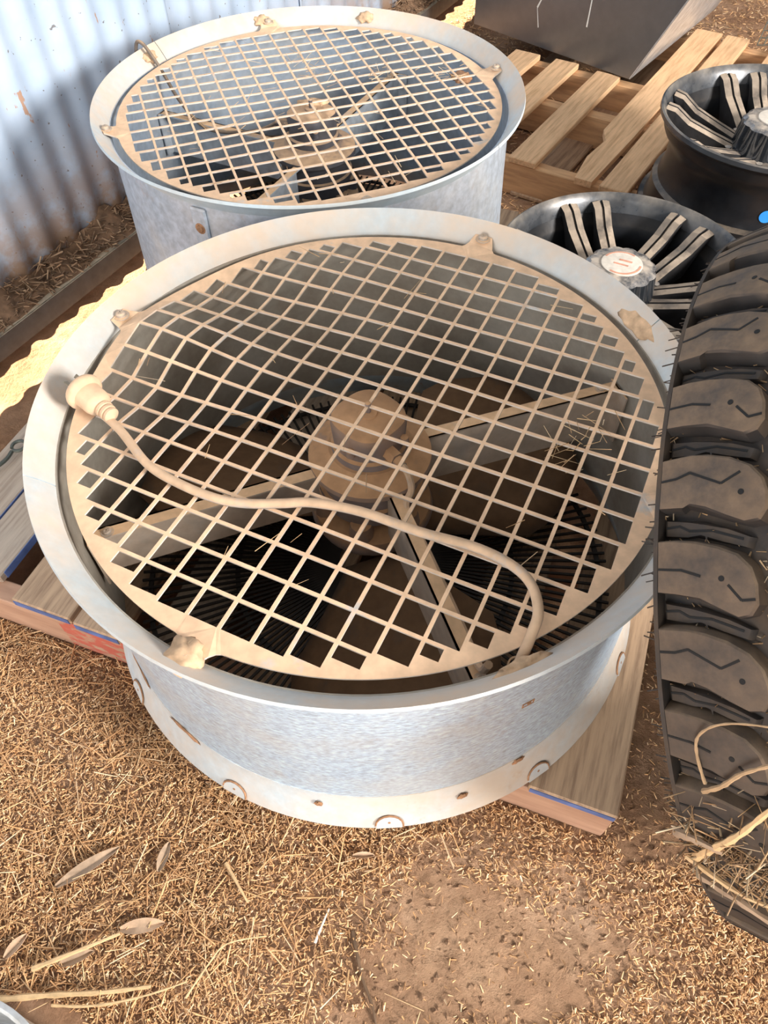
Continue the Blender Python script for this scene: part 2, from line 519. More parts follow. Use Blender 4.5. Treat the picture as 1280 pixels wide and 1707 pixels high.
PITCH = 0.088
W_OFF = -1.605
wall = empty('wall_left', wp(0, W_OFF, 0), math.atan2(WD.y, WD.x))
tag(wall, 'pale blue-white corrugated steel wall with rust spots', None, kind='structure')
def corr_sheet(name, a0, ncor, z0, z1, lift, parent, mat, amp=0.0065, phase=0.0):
    n = ncor * 10
    v = []
    rows = (z0, z0 + 0.12, z0 + 0.5, (z0 + z1) / 2, z1) if z1 - z0 > 0.6 else (z0, z1)
    for z in rows:
        for i in range(n + 1):
            x = a0 + ncor * PITCH * i / n
            # local frame: x along the wall, -y into the shed
            v.append((x, -lift - amp * cos(2 * pi * (x / PITCH) + phase), z))
    f = []
    w = n + 1
    for r in range(len(rows) - 1):
        for i in range(n):
            f.append((r * w + i, r * w + i + 1, (r + 1) * w + i + 1, (r + 1) * w + i))
    o = pyd(name, v, f, mat, parent, True, None)
    md = o.modifiers.new('thickness', 'SOLIDIFY')
    md.thickness = 0.001
    return o
seam = 1.559
k0 = round(seam / PITCH) * PITCH
for k in range(-4, 7):
    corr_sheet('corrugated_sheet', k0 + k * 8 * PITCH, 9, 0.090, 2.45, 0.0 + 0.006 * (k % 2), wall, 'wall')
low = empty('trim_1', wp(0, W_OFF, 0), math.atan2(WD.y, WD.x))
tag(low, 'unseen corrugated edge strip below the wall that shapes the sunlight', None, kind='structure')
corr_sheet('edge_strip', -2.0, 92, -0.05, 0.029, 0.0, low, 'wall', 0.008, pi)  # unseen, added so the sunlit band on the floor gets a wavy edge

rail = empty('trim_2', wp(0, -1.514, 0), math.atan2(WD.y, WD.x))
tag(rail, 'grey steel angle rail running along the foot of the wall', None, kind='structure')
b = MB()
b.box((1.9, 0.003, 0.0775), (8.0, 0.006, 0.055))
b.box((1.9, 0.0435, 0.1025), (8.0, 0.081, 0.005))
b.build('angle_iron', 'rail', rail)

# ------------------------------------------------------------------ drum fans
DR = 0.4265      # drum radius under the bell mouth
DB = 0.4376      # drum radius at the skirt
LIP_R, LIP_Z = 0.457, 0.437
G_Z, G_R = 0.409, 0.412
HOLE_R = 0.401
GP = 0.0431
BAR = 0.0047

def guard_mesh(name, parent, ang, tabs, warp, mat):
    """punched sheet guard: round plate, square holes, four tabs"""
    pts, edges = [], []
    def loop(poly):
        b0 = len(pts)
        pts.extend(Vector(p) for p in poly)
        n = len(poly)
        edges.extend((b0 + i, b0 + (i + 1) % n) for i in range(n))
    def outr(th):
        r = G_R
        for t in tabs:
            d = abs((th - t + pi) % (2 * pi) - pi) * G_R
            if d < 0.017:
                r = max(r, G_R + 0.026)
            elif d < 0.032:
                q = (d - 0.017) / 0.015
                r = max(r, G_R + 0.026 * (1 - math.sqrt(max(0, 1 - (1 - q) ** 2))))
        return r
    NO = 540
    loop([(outr(2 * pi * i / NO) * cos(2 * pi * i / NO), outr(2 * pi * i / NO) * sin(2 * pi * i / NO)) for i in range(NO)])
    e = Vector((cos(ang), sin(ang)))
    g = Vector((-sin(ang), cos(ang)))
    holes = {}
    h2 = BAR / 2
    for i in range(-11, 11):
        for j in range(-11, 11):
            x0, x1, y0, y1 = i * GP + h2, (i + 1) * GP - h2, j * GP + h2, (j + 1) * GP - h2
            sx = 1 if i >= 0 else -1
            sy = 1 if j >= 0 else -1
            fx, fy = (x1, y1) if sx > 0 and sy > 0 else ((x0, y1) if sx < 0 and sy > 0 else ((x1, y0) if sx > 0 else (x0, y0)))
            nxr, nyr = (x0 if sx > 0 else x1), (y0 if sy > 0 else y1)
            if math.hypot(nxr, nyr) > HOLE_R - 0.014:
                continue
            if math.hypot(fx, fy) > HOLE_R:
                best = None
                for q in range(1, 13):
                    cx = nxr + (fx - nxr) * q / 12
                    if abs(cx) >= HOLE_R:
                        break
                    ymax = math.sqrt(HOLE_R ** 2 - cx * cx)
                    cy = sy * min(abs(fy), ymax)
                    hgt = (cy - nyr) * sy
                    if hgt < 0.007:
                        continue
                    area = abs(cx - nxr) * hgt
                    if best is None or area > best[0]:
                        best = (area, cx, cy)
                if best is None or best[0] < 0.00012:
                    continue
                fx, fy = best[1], best[2]
            xa, xb = min(nxr, fx), max(nxr, fx)
            ya, yb = min(nyr, fy), max(nyr, fy)
            holes[(i, j)] = (xa, xb, ya, yb)
            loop([e * xa + g * ya, e * xb + g * ya, e * xb + g * yb, e * xa + g * yb])
    vo, eo, fo, _, _, _ = delaunay_2d_cdt([Vector((p.x, p.y)) for p in pts], edges, [], 0, 1e-6)
    faces = []
    for t in fo:
        c = (vo[t[0]] + vo[t[1]] + vo[t[2]]) / 3
        if c.length > outr(math.atan2(c.y, c.x)) + 1e-4:
            continue
        gx, gy = c.dot(e), c.dot(g)
        h = holes.get((math.floor(gx / GP), math.floor(gy / GP)))
        if h and h[0] < gx < h[1] and h[2] < gy < h[3]:
            continue
        faces.append(tuple(t))
    V = []
    for p in vo:
        r = p.length
        z = G_Z + warp(p.dot(e) / GP, p.dot(g) / GP) * max(0.0, min(1.0, (G_R + 0.012 - r) / 0.03))
        if r > G_R:
            z += (r - G_R) * 0.42
        V.append((p.x, p.y, z))
    o = pyd(name, V, faces, mat, parent)
    # the sheet's upper side must face up before it is thickened
    if sum(q.normal.z for q in o.data.polygons) < 0:
        o.data.flip_normals()
    md = o.modifiers.new('thickness', 'SOLIDIFY')
    md.thickness = 0.0025
    md.offset = -1
    return o

def bolt(parent, loc, r=0.008, h=0.006, mat='bolt', name='bolt', rot=None):
    b = MB()
    b.disc_lathe([(0.0005, h), (r * 0.7, h), (r, h * 0.65), (r, 0.0), (r * 1.6, 0.0), (r * 1.6, -0.0015), (0.0005, -0.0015)], 12)
    b.box((0, 0, h), (r * 1.3, r * 0.22, 0.0012))
    b.box((0, 0, h), (r * 0.22, r * 1.3, 0.0012))
    o = b.build(name, mat, parent, True, 30)
    o.location = loc
    if rot:
        o.rotation_euler = rot
    return o

def make_fan(loc, label, grid_ang, tab0, warp, arms, blades, split, drum_mat, inner_mat, bars_joined, motor_mat='motor', arm_mat='arm'):
    fan = empty('drum_fan', loc)
    tag(fan, label, 'fan', 'galvanised drum fans standing on pallets')
    # casing
    t = 0.0022
    b = MB()
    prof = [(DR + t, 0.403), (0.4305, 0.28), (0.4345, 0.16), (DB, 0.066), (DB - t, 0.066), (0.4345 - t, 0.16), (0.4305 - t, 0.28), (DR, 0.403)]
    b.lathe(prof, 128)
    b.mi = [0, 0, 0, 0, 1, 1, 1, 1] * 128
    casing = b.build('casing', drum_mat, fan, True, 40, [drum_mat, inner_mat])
    # bell mouth in two halves butted together
    arc = []
    for k in range(9):
        q = k / 8
        an = radians(2 + 76 * q)
        arc.append((q, an))
    x0, z0, x1, z1 = LIP_R, LIP_Z, DR, 0.400
    mouth = []
    for k in range(9):
        q = k / 8
        bul = 0.0018 * sin(pi * q)
        mouth.append((x0 + (x1 - x0) * q + bul * 0.5 * -1 * 0.2, z0 + (z1 - z0) * q + bul))
    under = [(r + 0.0018, z - 0.0026) for r, z in reversed(mouth)]
    under[-1] = (x0 + 0.0016, z0 - 0.006)
    for h in range(2):
        a0 = split + h * pi + 0.0022
        b = MB()
        b.lathe(mouth + under, 72, a0, a0 + pi - 0.0044)
        b.build('bell_mouth', 'rim', fan, True, 40)
    # bottom flange
    b = MB()
    b.lathe([(DB + 0.0008, 0.070), (DB + 0.0022, 0.062), (0.4465, 0.040), (0.4555, 0.018), (0.4621, 0.001), (0.4600, 0.0), (0.4530, 0.018), (0.4440, 0.040), (DB - 0.001, 0.062), (DB - 0.001, 0.070)], 128)
    fl = b.build('bottom_flange', 'flange', fan, True, 40)
    # half-round clips pressed out of the flange
    pr = [(-0.019, 0.0), (0.019, 0.0)] + [(0.019 * cos(pi * k / 8), 0.006 + 0.019 * sin(pi * k / 8)) for k in range(9)]
    clip = None
    for k in range(12):
        th = radians(-118 + 30 * k)
        if clip is None:
            b = MB()
            b.prism(pr, 0.0, 0.0018)
            b.cur = 1
            rim_ = [(x * 1.06, y * 1.06) for x, y in pr]
            b.tube([(x, y, 0.0008) for x, y in rim_[1:]], 0.0015, 5)
            b.tube([(0.0, 0.0125, 0.0), (0.0, 0.0125, 0.0022)], 0.0022, 6)
            clip = b.build('flange_clip', 'flange', fl, False, 30, ['flange', 'rust'])
            c = clip
        else:
            c = clip.copy()
            COL.objects.link(c)
            c.parent = fl
        rt = Vector((cos(th), sin(th), 0))
        tg = Vector((-sin(th), cos(th), 0))
        upv = Vector((0, 0, 1)) * 0.9375 - rt * 0.348
        nrm = tg.cross(upv)
        c.matrix_local = Matrix(((tg.x, upv.x, nrm.x, rt.x * 0.4618), (tg.y, upv.y, nrm.y, rt.y * 0.4618), (tg.z, upv.z, nrm.z, 0.003), (0, 0, 0, 1)))
    # guard
    tabs = [tab0 + k * pi / 2 for k in range(4)]
    gd = guard_mesh('guard', fan, grid_ang, tabs, warp, 'guard')
    for t_ in tabs:
        bolt(gd, (0.4315 * cos(t_), 0.4315 * sin(t_), 0.4195), rot=(0, radians(-28), 0) if False else None)
    # motor: body, cooling flange, cap
    b = MB()
    b.disc_lathe([(0.001, 0.330), (0.062, 0.330), (0.066, 0.324), (0.070, 0.321), (0.086, 0.319), (0.093, 0.314), (0.094, 0.306), (0.091, 0.301), (0.080, 0.299),
                  (0.078, 0.265), (0.083, 0.262), (0.083, 0.252), (0.077, 0.250), (0.077, 0.225), (0.001, 0.225)], 56)
    mo = b.build(motor_mat, motor_mat, fan, True, 38)
    b = MB()
    b.disc_lathe([(0.001, 0.394), (0.046, 0.392), (0.051, 0.388), (0.053, 0.378), (0.053, 0.346), (0.057, 0.342), (0.057, 0.330), (0.001, 0.330)], 9 * 5,
                 lambda a_, j: 1.0 + (0.05 * cos(4 * a_) if j in (1, 2, 3) else 0.0))
    cp = b.build('motor_cap', motor_mat, mo, True, 38)
    b = MB()
    b.disc_lathe([(0.001, 0.414), (0.0042, 0.413), (0.0042, 0.397), (0.013, 0.396), (0.015, 0.392), (0.001, 0.391)], 14)
    b.build('stud', motor_mat, mo, True, 38)
    for k in range(4):
        an = radians(45 + 90 * k) + split
        b = MB()
        b.disc_lathe([(0.001, 0.012), (0.006, 0.010), (0.007, 0.0), (0.001, 0.0)], 10)
        o = b.build('cap_screw', motor_mat, mo, True, 38)
        o.location = (0.057 * cos(an), 0.057 * sin(an), 0.360)
    gl = arms[2] + radians(16)
    b = MB()
    b.tube([(0.050 * cos(gl), 0.050 * sin(gl), 0.356), (0.072 * cos(gl), 0.072 * sin(gl), 0.358)], [0.012, 0.012], 6)
    b.tube([(0.072 * cos(gl), 0.072 * sin(gl), 0.358), (0.085 * cos(gl), 0.085 * sin(gl), 0.358)], [0.009, 0.006], 10)
    b.build('cable_gland', motor_mat, mo, True, 38)
    # flexible lead from the gland down on to the stem arm
    st = arms[2]
    gp = [(0.083 * cos(gl), 0.083 * sin(gl), 0.358), (0.098 * cos(gl), 0.098 * sin(gl), 0.350), (0.105 * cos(gl), 0.105 * sin(gl), 0.325),
          (0.12 * cos(st + 0.13), 0.12 * sin(st + 0.13), 0.305), (0.2 * cos(st + 0.10), 0.2 * sin(st + 0.10), 0.298), (0.32 * cos(st + 0.06), 0.32 * sin(st + 0.06), 0.30),
          (0.385 * cos(st + 0.03), 0.385 * sin(st + 0.03), 0.325), (0.405 * cos(st + 0.02), 0.405 * sin(st + 0.02), 0.375)]
    if not bars_joined:
        b = MB()
        b.tube(catmull(gp, 6), 0.0052, 8)
        b.build('motor_lead', 'cord', mo, True, 38)
    # arms: folded angle section
    for an in arms:
        b = MB()
        L0, L1 = 0.085, DR - 0.003
        b.box(((L0 + L1) / 2, 0.0, 0.260), (L1 - L0, 0.003, 0.100))
        b.box(((L0 + L1) / 2, 0.0085, 0.3085), (L1 - L0, 0.020, 0.003))
        b.box((L1 - 0.002, 0.0, 0.260), (0.003, 0.05, 0.10))
        o = b.build('support_arm', arm_mat, fan)
        o.rotation_euler = (0, 0, an)
        bolt(o, (L1 - 0.03, 0.010, 0.3105), 0.006, 0.004)
    # hub and paddle blades
    b = MB()
    b.disc_lathe([(0.001, 0.215), (0.05, 0.215), (0.095, 0.200), (0.100, 0.185), (0.095, 0.170), (0.04, 0.165), (0.001, 0.165)], 40)
    for k in range(6):
        an = k * pi / 3 + 0.3
        b.tube([(0.075 * cos(an), 0.075 * sin(an), 0.20), (0.075 * cos(an), 0.075 * sin(an), 0.228)], [0.021, 0.017], 12)
    b.build('hub', motor_mat, fan, True, 38)
    for an in blades:
        b = MB()
        v = []
        nr, nc = 10, 8
        for i in range(nr + 1):
            q = i / nr
            r = 0.085 + (0.405 - 0.085) * q
            half = (0.055 + 0.115 * min(1, q * 1.7)) * (1 - 0.25 * max(0, q - 0.75) / 0.25)
            tw = radians(36 - 18 * q)
            for j in range(nc + 1):
                s = (j / nc - 0.5) * 2 * half
                z = 0.128 + s * sin(tw) * 0.8 + 0.018 * (1 - (2 * j / nc - 1) ** 2)
                sl = s * cos(tw) + 0.05 * q
                v.append((math.sqrt(max(r * r - sl * sl, 0.0016)) if r > abs(sl) else 0.04, sl, z))
        n = len(v)
        w = nc + 1
        f = [(i * w + j, i * w + j + 1, (i + 1) * w + j + 1, (i + 1) * w + j) for i in range(nr) for j in range(nc)]
        o = pyd('blade', v, f, 'blade', fan, True, None)
        md = o.modifiers.new('thickness', 'SOLIDIFY')
        md.thickness = 0.003
        o.rotation_euler = (0, 0, an)
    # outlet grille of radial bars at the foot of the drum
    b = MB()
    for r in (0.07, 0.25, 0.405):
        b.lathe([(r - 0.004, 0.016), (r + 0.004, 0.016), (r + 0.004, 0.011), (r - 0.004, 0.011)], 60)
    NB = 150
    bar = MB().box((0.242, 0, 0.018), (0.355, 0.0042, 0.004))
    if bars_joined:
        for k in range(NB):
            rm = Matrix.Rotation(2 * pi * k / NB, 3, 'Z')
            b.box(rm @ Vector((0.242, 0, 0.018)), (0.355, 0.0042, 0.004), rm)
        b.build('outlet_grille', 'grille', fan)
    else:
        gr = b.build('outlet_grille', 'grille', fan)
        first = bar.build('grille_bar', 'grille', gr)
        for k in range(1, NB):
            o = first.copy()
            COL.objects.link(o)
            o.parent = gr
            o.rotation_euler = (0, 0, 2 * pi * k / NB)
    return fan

F1 = Vector((-0.019, 0.7435, 0.12))
F2 = Vector((-0.138, 1.670, 0.12))
G_ANG1 = radians(-26.2)

def warp1(I, J):
    I -= 0.07
    # node indices counted from the centre of the guard
    a_ = 0.021 * math.exp(-((I + 8.4) / 3.0) ** 2 - ((J - 0.1) / 1.4) ** 2)
    b_ = -0.013 * math.exp(-((I + 7.0) / 4.0) ** 2 - ((J - 3.6) / 1.6) ** 2)
    c_ = -0.010 * math.exp(-((I + 7.0) / 3.0) ** 2 - ((J + 2.4) / 1.1) ** 2)
    d_ = 0.004 * sin(I * 0.7 + 1) * sin(J * 0.8)
    return a_ + b_ + c_ + 0.25 * d_
def warp2(I, J):
    return 0.0015 * sin(I * 0.6) * sin(J * 0.7 + 0.5) - 0.004 * math.exp(-((I - 1) / 3) ** 2 - ((J - 3) / 2) ** 2)

fan1 = make_fan(F1, 'drum fan in front with dented dusty mesh guard and a plug lying on it', G_ANG1, radians(62.5), warp1,
                [radians(-161), radians(17), radians(-72)], [radians(28), radians(148), radians(-92)], radians(17.5), 'drum', 'inner_brown', False)
fan2 = make_fan(F2, 'drum fan at the back beside the corrugated wall, cord hooked over its rim', radians(17.6), radians(16.3), warp2,
                [radians(61.5), radians(-118.5), radians(152)], [radians(95), radians(-25), radians(215)], radians(-35), 'drum_shaded', 'inner_blue', True, 'motor_dark', 'arm_pale')

# power cord of the front fan
cz = 0.543 - 0.12
cp_ = [(-0.392, 0.732, 0.543), (-0.354, 0.695, 0.541), (-0.307, 0.635, 0.538), (-0.259, 0.600, 0.538), (-0.210, 0.576, 0.537), (-0.171, 0.567, 0.537), (-0.127, 0.566, 0.537),
       (-0.089, 0.565, 0.538), (-0.029, 0.548, 0.540), (0.043, 0.514, 0.541), (0.105, 0.491, 0.541), (0.145, 0.464, 0.543), (0.165, 0.435, 0.545), (0.168, 0.400, 0.545),
       (0.158, 0.375, 0.539), (0.146, 0.354, 0.525), (0.140, 0.347, 0.505), (0.130, 0.352, 0.47), (0.112, 0.370, 0.43)]
b = MB()
b.tube([Vector(p) - F1 for p in catmull(cp_, 6)], 0.0062, 10)
cord = b.build('power_cord', 'cord', fan1, True, 40)
# plug: flat round flange, tapered body, ribbed strain relief
pd = Vector((-0.73, 0.66, 0.12)).normalized()
pm = pd.to_track_quat('Z', 'Y').to_matrix().to_4x4()
b = MB()
b.disc_lathe([(0.0005, 0.0), (0.020, 0.0), (0.0255, -0.001), (0.027, -0.004), (0.027, -0.009), (0.0245, -0.012), (0.0195, -0.014), (0.0185, -0.020), (0.0185, -0.034), (0.0165, -0.041), (0.0115, -0.045),
              (0.0095, -0.047), (0.0125, -0.048), (0.0125, -0.052), (0.0092, -0.0535), (0.0118, -0.055), (0.0118, -0.059), (0.0088, -0.0605), (0.0108, -0.062), (0.0108, -0.066), (0.0075, -0.069), (0.0005, -0.072)], 28,
             lambda a_, j: 1.0 + (0.07 * cos(2 * a_) if 6 <= j <= 9 else 0.0))
plug = b.build('plug', 'plug', cord, True, 40)
plug.matrix_local = Matrix.Translation(Vector((-0.416, 0.760, 0.556)) - F1) @ pm
for k, (dx, dy, rz) in enumerate(((0.008, 0.004, 30), (-0.008, 0.004, -30), (0.0, -0.010, 90))):
    b = MB()
    b.bbox((0, 0, 0.011), (0.0063, 0.0020, 0.024), 0.0004)
    o = b.build('pin', 'pin', plug)
    o.location = (dx, dy, 0)
    o.rotation_euler = (0, 0, radians(rz))
b = MB()
b.lathe([(0.0085, 0.003), (0.0105, 0.003), (0.0105, -0.003), (0.0085, -0.003)], 20)
b.box((0.013, 0, 0), (0.008, 0.005, 0.005))
o = b.build('cable_tie', 'mud', cord)
o.location = Vector((0.142, 0.350, 0.515)) - F1
o.rotation_euler = (radians(25), radians(-20), 0)

def mud_blob(name, parent, loc, sx, sy, sz, seed, mat='mud'):
    r_ = random.Random(seed)
    bm = bmesh.new()
    bmesh.ops.create_icosphere(bm, subdivisions=3, radius=1.0)
    ph = [r_.uniform(0, 6) for _ in range(6)]
    for vv in bm.verts:
        p = vv.co
        k = 1 + 0.22 * sin(5 * p.x + ph[0]) * sin(6 * p.y + ph[1]) + 0.15 * sin(11 * p.y + ph[2]) * sin(9 * p.z + ph[3]) + r_.uniform(-0.06, 0.06)
        vv.co = Vector((p.x * sx * k, p.y * sy * k, p.z * sz * k))
    me_ = bpy.data.meshes.new(name)
    bm.to_mesh(me_)
    bm.free()
    me_.polygons.foreach_set('use_smooth', [True] * len(me_.polygons))
    o_ = link(name, me_, mat, parent)
    o_.location = loc
    return o_
def fl_(fan_o, th, r, z):
    return (r * cos(radians(th)), r * sin(radians(th)), z)
o = mud_blob('dirt_lump', fan1, fl_(fan1, -117.5, 0.433, 0.419), 0.022, 0.022, 0.008, 3)
o.rotation_euler = (0, 0, radians(-118))
o = mud_blob('dirt_lump', fan1, fl_(fan1, -68, 0.434, 0.414), 0.008, 0.032, 0.004, 5)
o.rotation_euler = (0, 0, radians(-67))
o = mud_blob('dirt_lump', fan1, fl_(fan1, 21, 0.4415, 0.4185), 0.017, 0.045, 0.0035, 6)
o.rotation_euler = (0, radians(-38), radians(19))
for th, z_, sd, w_ in ((-149, 0.066, 31, 0.045), (-131, 0.062, 32, 0.030), (-101, 0.045, 33, 0.006), (-74, 0.040, 34, 0.008), (-62, 0.062, 35, 0.010)):
    o = mud_blob('rust_patch', fan1, fl_(fan1, th, DB + 0.0005 + (0.066 - z_) * 0.38, z_), 0.0022, w_, 0.008, sd, 'rust')
    o.rotation_euler = (0, 0, radians(th))
for th, sd in ((108, 8), (74, 9), (150, 12)):
    o = mud_blob('dirt_lump', fan2, fl_(fan2, th, 0.440, 0.421), 0.014, 0.020, 0.005, sd)
    o.rotation_euler = (0, radians(-38), radians(th))
o = mud_blob('nest_debris', fan2, (0.0, 0.03, 0.392), 0.035, 0.018, 0.008, 21)
o = mud_blob('nest_debris', fan2, fl_(fan2, 20, 0.36, 0.40), 0.022, 0.030, 0.008, 22, 'rust')

# cord of the back fan: in over the rim, under the guard, to the motor
b = MB()
pts = [fl_(0, 151, 0.475, 0.30), fl_(0, 151, 0.476, 0.40), fl_(0, 151, 0.466, 0.446), fl_(0, 151, 0.447, 0.450), fl_(0, 151, 0.425, 0.425), fl_(0, 151, 0.405, 0.395),
       fl_(0, 153, 0.36, 0.345), fl_(0, 156, 0.29, 0.305), fl_(0, 158, 0.2, 0.312), fl_(0, 158, 0.13, 0.33), fl_(0, 160, 0.085, 0.355)]
b.tube(catmull(pts, 6), 0.0040, 8)
b.build('power_cord', 'cord_brown', fan2, True, 40)
# riveted seam strip on the near left of the back drum
sa = -150
b = MB()
b.bbox((0, 0, 0), (0.008, 0.034, 0.22), 0.003)
o = b.build('seam_strip', 'drum_shaded', fan2)
th = radians(-117)
o.location = (0.4325 * cos(th), 0.4325 * sin(th), 0.285)
o.rotation_euler = (0, 0, th)
r_ = bolt(o, (0.0045, 0, 0.07), 0.007, 0.005, 'rust', 'rivet', (0, pi / 2, 0))
r_ = bolt(o, (0.0045, 0, -0.07), 0.007, 0.005, 'rust', 'rivet', (0, pi / 2, 0))
# two pressed slots on the front drum
for th_, z_, s_ in ((-63.0, 0.335, 1.0), (-63.5, 0.268, 0.8)):
    th = radians(th_)
    b = MB()
    for (cx, cy, sx, sy) in ((0, 0.006, 0.022, 0.002), (0, -0.006, 0.022, 0.002), (0.010, 0, 0.002, 0.013), (-0.010, 0, 0.002, 0.013), (0.002, 0, 0.007, 0.004)):
        b.box((0.0, cx * s_, cy * s_), (0.0016, sx * s_, sy * s_))
    o = b.build('pressed_slot', 'rust', fan1)
    o.location = ((0.4376 - (z_ - 0.066) * 0.0335) * cos(th), (0.4376 - (z_ - 0.066) * 0.0335) * sin(th), z_)
    o.rotation_euler = (0, 0, th)

# ------------------------------------------------------------------ pallets
def board(parent, p0, p1, q0, q1, z0, z1, mat, name='board', notch=None):
    """axis aligned board in pallet space: p0..p1 across, q0..q1 along"""
    b_ = MB()
    jit = 0.0
    b_.bbox(((p0 + p1) / 2, (q0 + q1) / 2, (z0 + z1) / 2), (p1 - p0, q1 - q0, z1 - z0), 0.0025)
    return b_.build(name, mat, parent)

# pallet frame: local x runs to the left along the near edge, local y runs away from the camera
def pallet_frame(name, corner, ang):
    u = Vector((-cos(ang), -sin(ang), 0))
    v = Vector((-sin(ang), cos(ang), 0))
    o_ = bpy.data.objects.new(name, None)
    COL.objects.link(o_)
    o_.matrix_world = Matrix(((u.x, v.x, 0, corner[0]), (u.y, v.y, 0, corner[1]), (0, 0, -1, 0.12), (0, 0, 0, 1)))
    return o_
# (z axis points down in these frames so that they stay right-handed: 0 = deck top)
P1 = pallet_frame('pallet', (0.335, 0.287), radians(-21.4))
tag(P1, 'weathered wooden pallet with blue-edged boards under the front fan', 'pallet')
bl = [(0.0, 0.135, 0.0, 'pallet_old'), (0.19, 0.30, 0.0, 'pallet_old'), (0.36, 0.47, 0.0, 'pallet_grey'), (0.53, 0.64, 0.0, 'pallet_old'), (0.70, 0.81, 0.0, 'pallet_grey'),
      (0.86, 0.955, 0.0, 'pallet_old'), (0.965, 1.088, 0.004, 'pallet_old'), (1.137, 1.222, 0.034, 'pallet_grey'), (1.227, 1.335, 0.034, 'pallet_grey')]
for p0, p1, q0, mt in bl:
    o = board(P1, p0, p1, q0, 0.86, 0.0, 0.021, mt)
    # blue painted end or edge
    b = MB()
    if q0 < 0.03:
        b.box(((p0 + p1) / 2, q0 - 0.0006, 0.012), (p1 - p0 - 0.006, 0.0014, 0.014))
    else:
        b.box((p0 - 0.0006, (q0 + 0.86) / 2, 0.0105), (0.0014, 0.80, 0.018))
    b.build('painted_edge', 'blue', o)
for q0, q1, mt in ((0.003, 0.043, 'stringer_red'), (0.41, 0.45, 'stringer'), (0.81, 0.85, 'stringer')):
    board(P1, 0.0, 1.335, q0, q1, 0.0215, 0.120, mt, 'stringer')

P3 = pallet_frame('pallet', (0.335 - 0.931 * 0.53 + 0.365 * 0.93, 0.287 + 0.365 * 0.53 + 0.931 * 0.93), radians(-21.4))
tag(P3, 'wooden pallet hidden under the back fan by the wall', 'pallet')
for k in range(6):  # unseen deck, boards closed up to block sunlit ground behind the grille
    board(P3, 0.13 * k, 0.13 * k + 0.127, -0.06, 0.60, 0.0, 0.021, 'pallet_old')
for q0 in (-0.05, 0.25, 0.55):
    board(P3, 0.0, 0.77, q0, q0 + 0.04, 0.0215, 0.120, 'stringer', 'stringer')

# pine pallet behind on the right; local x to the right along its near edge, y along the boards
PA = radians(56.5)
dv = Vector((cos(PA), sin(PA), 0))
du = Vector((sin(PA), -cos(PA), 0))
P2 = bpy.data.objects.new('pallet', None)
COL.objects.link(P2)
org = Vector((0.405, 2.211, 0.12))
P2.matrix_world = Matrix(((du.x, dv.x, 0, org.x), (du.y, dv.y, 0, org.y), (0, 0, 1, org.z), (0, 0, 0, 1)))
tag(P2, 'pale pine pallet with open gaps behind the alloy wheels', 'pallet')
for p0, p1, q0, q1 in ((-0.325, -0.225, 0.0, 0.71), (-0.165, -0.075, 0.0, 0.71), (0.0, 0.090, 0.0, 0.69), (0.30, 0.385, -0.015, 1.22), (0.475, 0.565, 0.0, 1.22), (0.635, 0.725, 0.0, 1.22), (0.80, 0.89, 0.0, 1.22)):
    board(P2, p0, p1, q0, q1, -0.019, 0.0, 'pallet_new')
# the split board with a bite out of its edge
b = MB()
poly = [(0.222, -0.012), (0.275, -0.012), (0.283, 0.30), (0.283, 1.22), (0.185, 1.22), (0.185, 0.30), (0.215, 0.24), (0.205, 0.12)]
b.prism(poly, -0.019, 0.0)
b.build('split_board', 'pallet_new', P2)
bpy.data.objects.remove([c_ for c_ in P2.children if abs(c_.data.vertices[0].co.x - 0.30) < 0.02][0]) if False else None
for q0 in (0.0, 0.40, 0.66, 1.15):
    board(P2, -0.33, 0.92, q0 + 0.005, q0 + 0.05, -0.12, -0.0195, 'pallet_new_x', 'stringer')
for p0 in (-0.30, 0.02, 0.50):
    board(P2, p0, p0 + 0.11, 0.0, 1.18, -0.1345 + 0.015, -0.119 + 0.012, 'pallet_old', 'bottom_board')

# ------------------------------------------------------------------ steel toolbox end standing on the pine pallet
A = Vector((0.3914, 3.2078, 0.125))
B = Vector((0.8799, 2.6969, 0.125))
ee = (B - A).normalized()
bk = Vector((cos(radians(52)), sin(radians(52)), 0))
zz = Vector((0, 0, 1))
box_o = empty('steel_toolbox', tuple((A + B) / 2 + bk * 0.4))
tag(box_o, 'dark grey steel box with slanted end on the pine pallet', 'toolbox')
def rel(p):
    return p - box_o.location
H = 0.55
slope = 0.1329 / (0.3911 - 0.13)
f0 = [A, B, B + ee * slope * H + zz * H, A + zz * H]
dep = bk * 0.75
t = 0.004
def panel(name, quad, thick, mat):
    n = (quad[1] - quad[0]).cross(quad[3] - quad[0]).normalized() * thick
    v_ = [rel(p) for p in quad] + [rel(p - n) for p in quad]
    return pyd(name, v_, [(0, 1, 2, 3), (7, 6, 5, 4), (0, 4, 5, 1), (1, 5, 6, 2), (2, 6, 7, 3), (3, 7, 4, 0)], mat, box_o)
fr = panel('front_panel', f0, t, 'plate')
panel('end_panel', [f0[1], f0[1] + dep, f0[2] + dep, f0[2]], t, 'plate_light')
panel('left_panel', [f0[0] + dep, f0[0], f0[3], f0[3] + dep], t, 'plate')
panel('back_panel', [f0[1] + dep, f0[0] + dep, f0[3] + dep, f0[2] + dep], t, 'plate')
panel('lid', [f0[3], f0[2], f0[2] + dep, f0[3] + dep], t, 'plate')
nf = (f0[1] - f0[0]).cross(f0[3] - f0[0]).normalized()
b = MB()
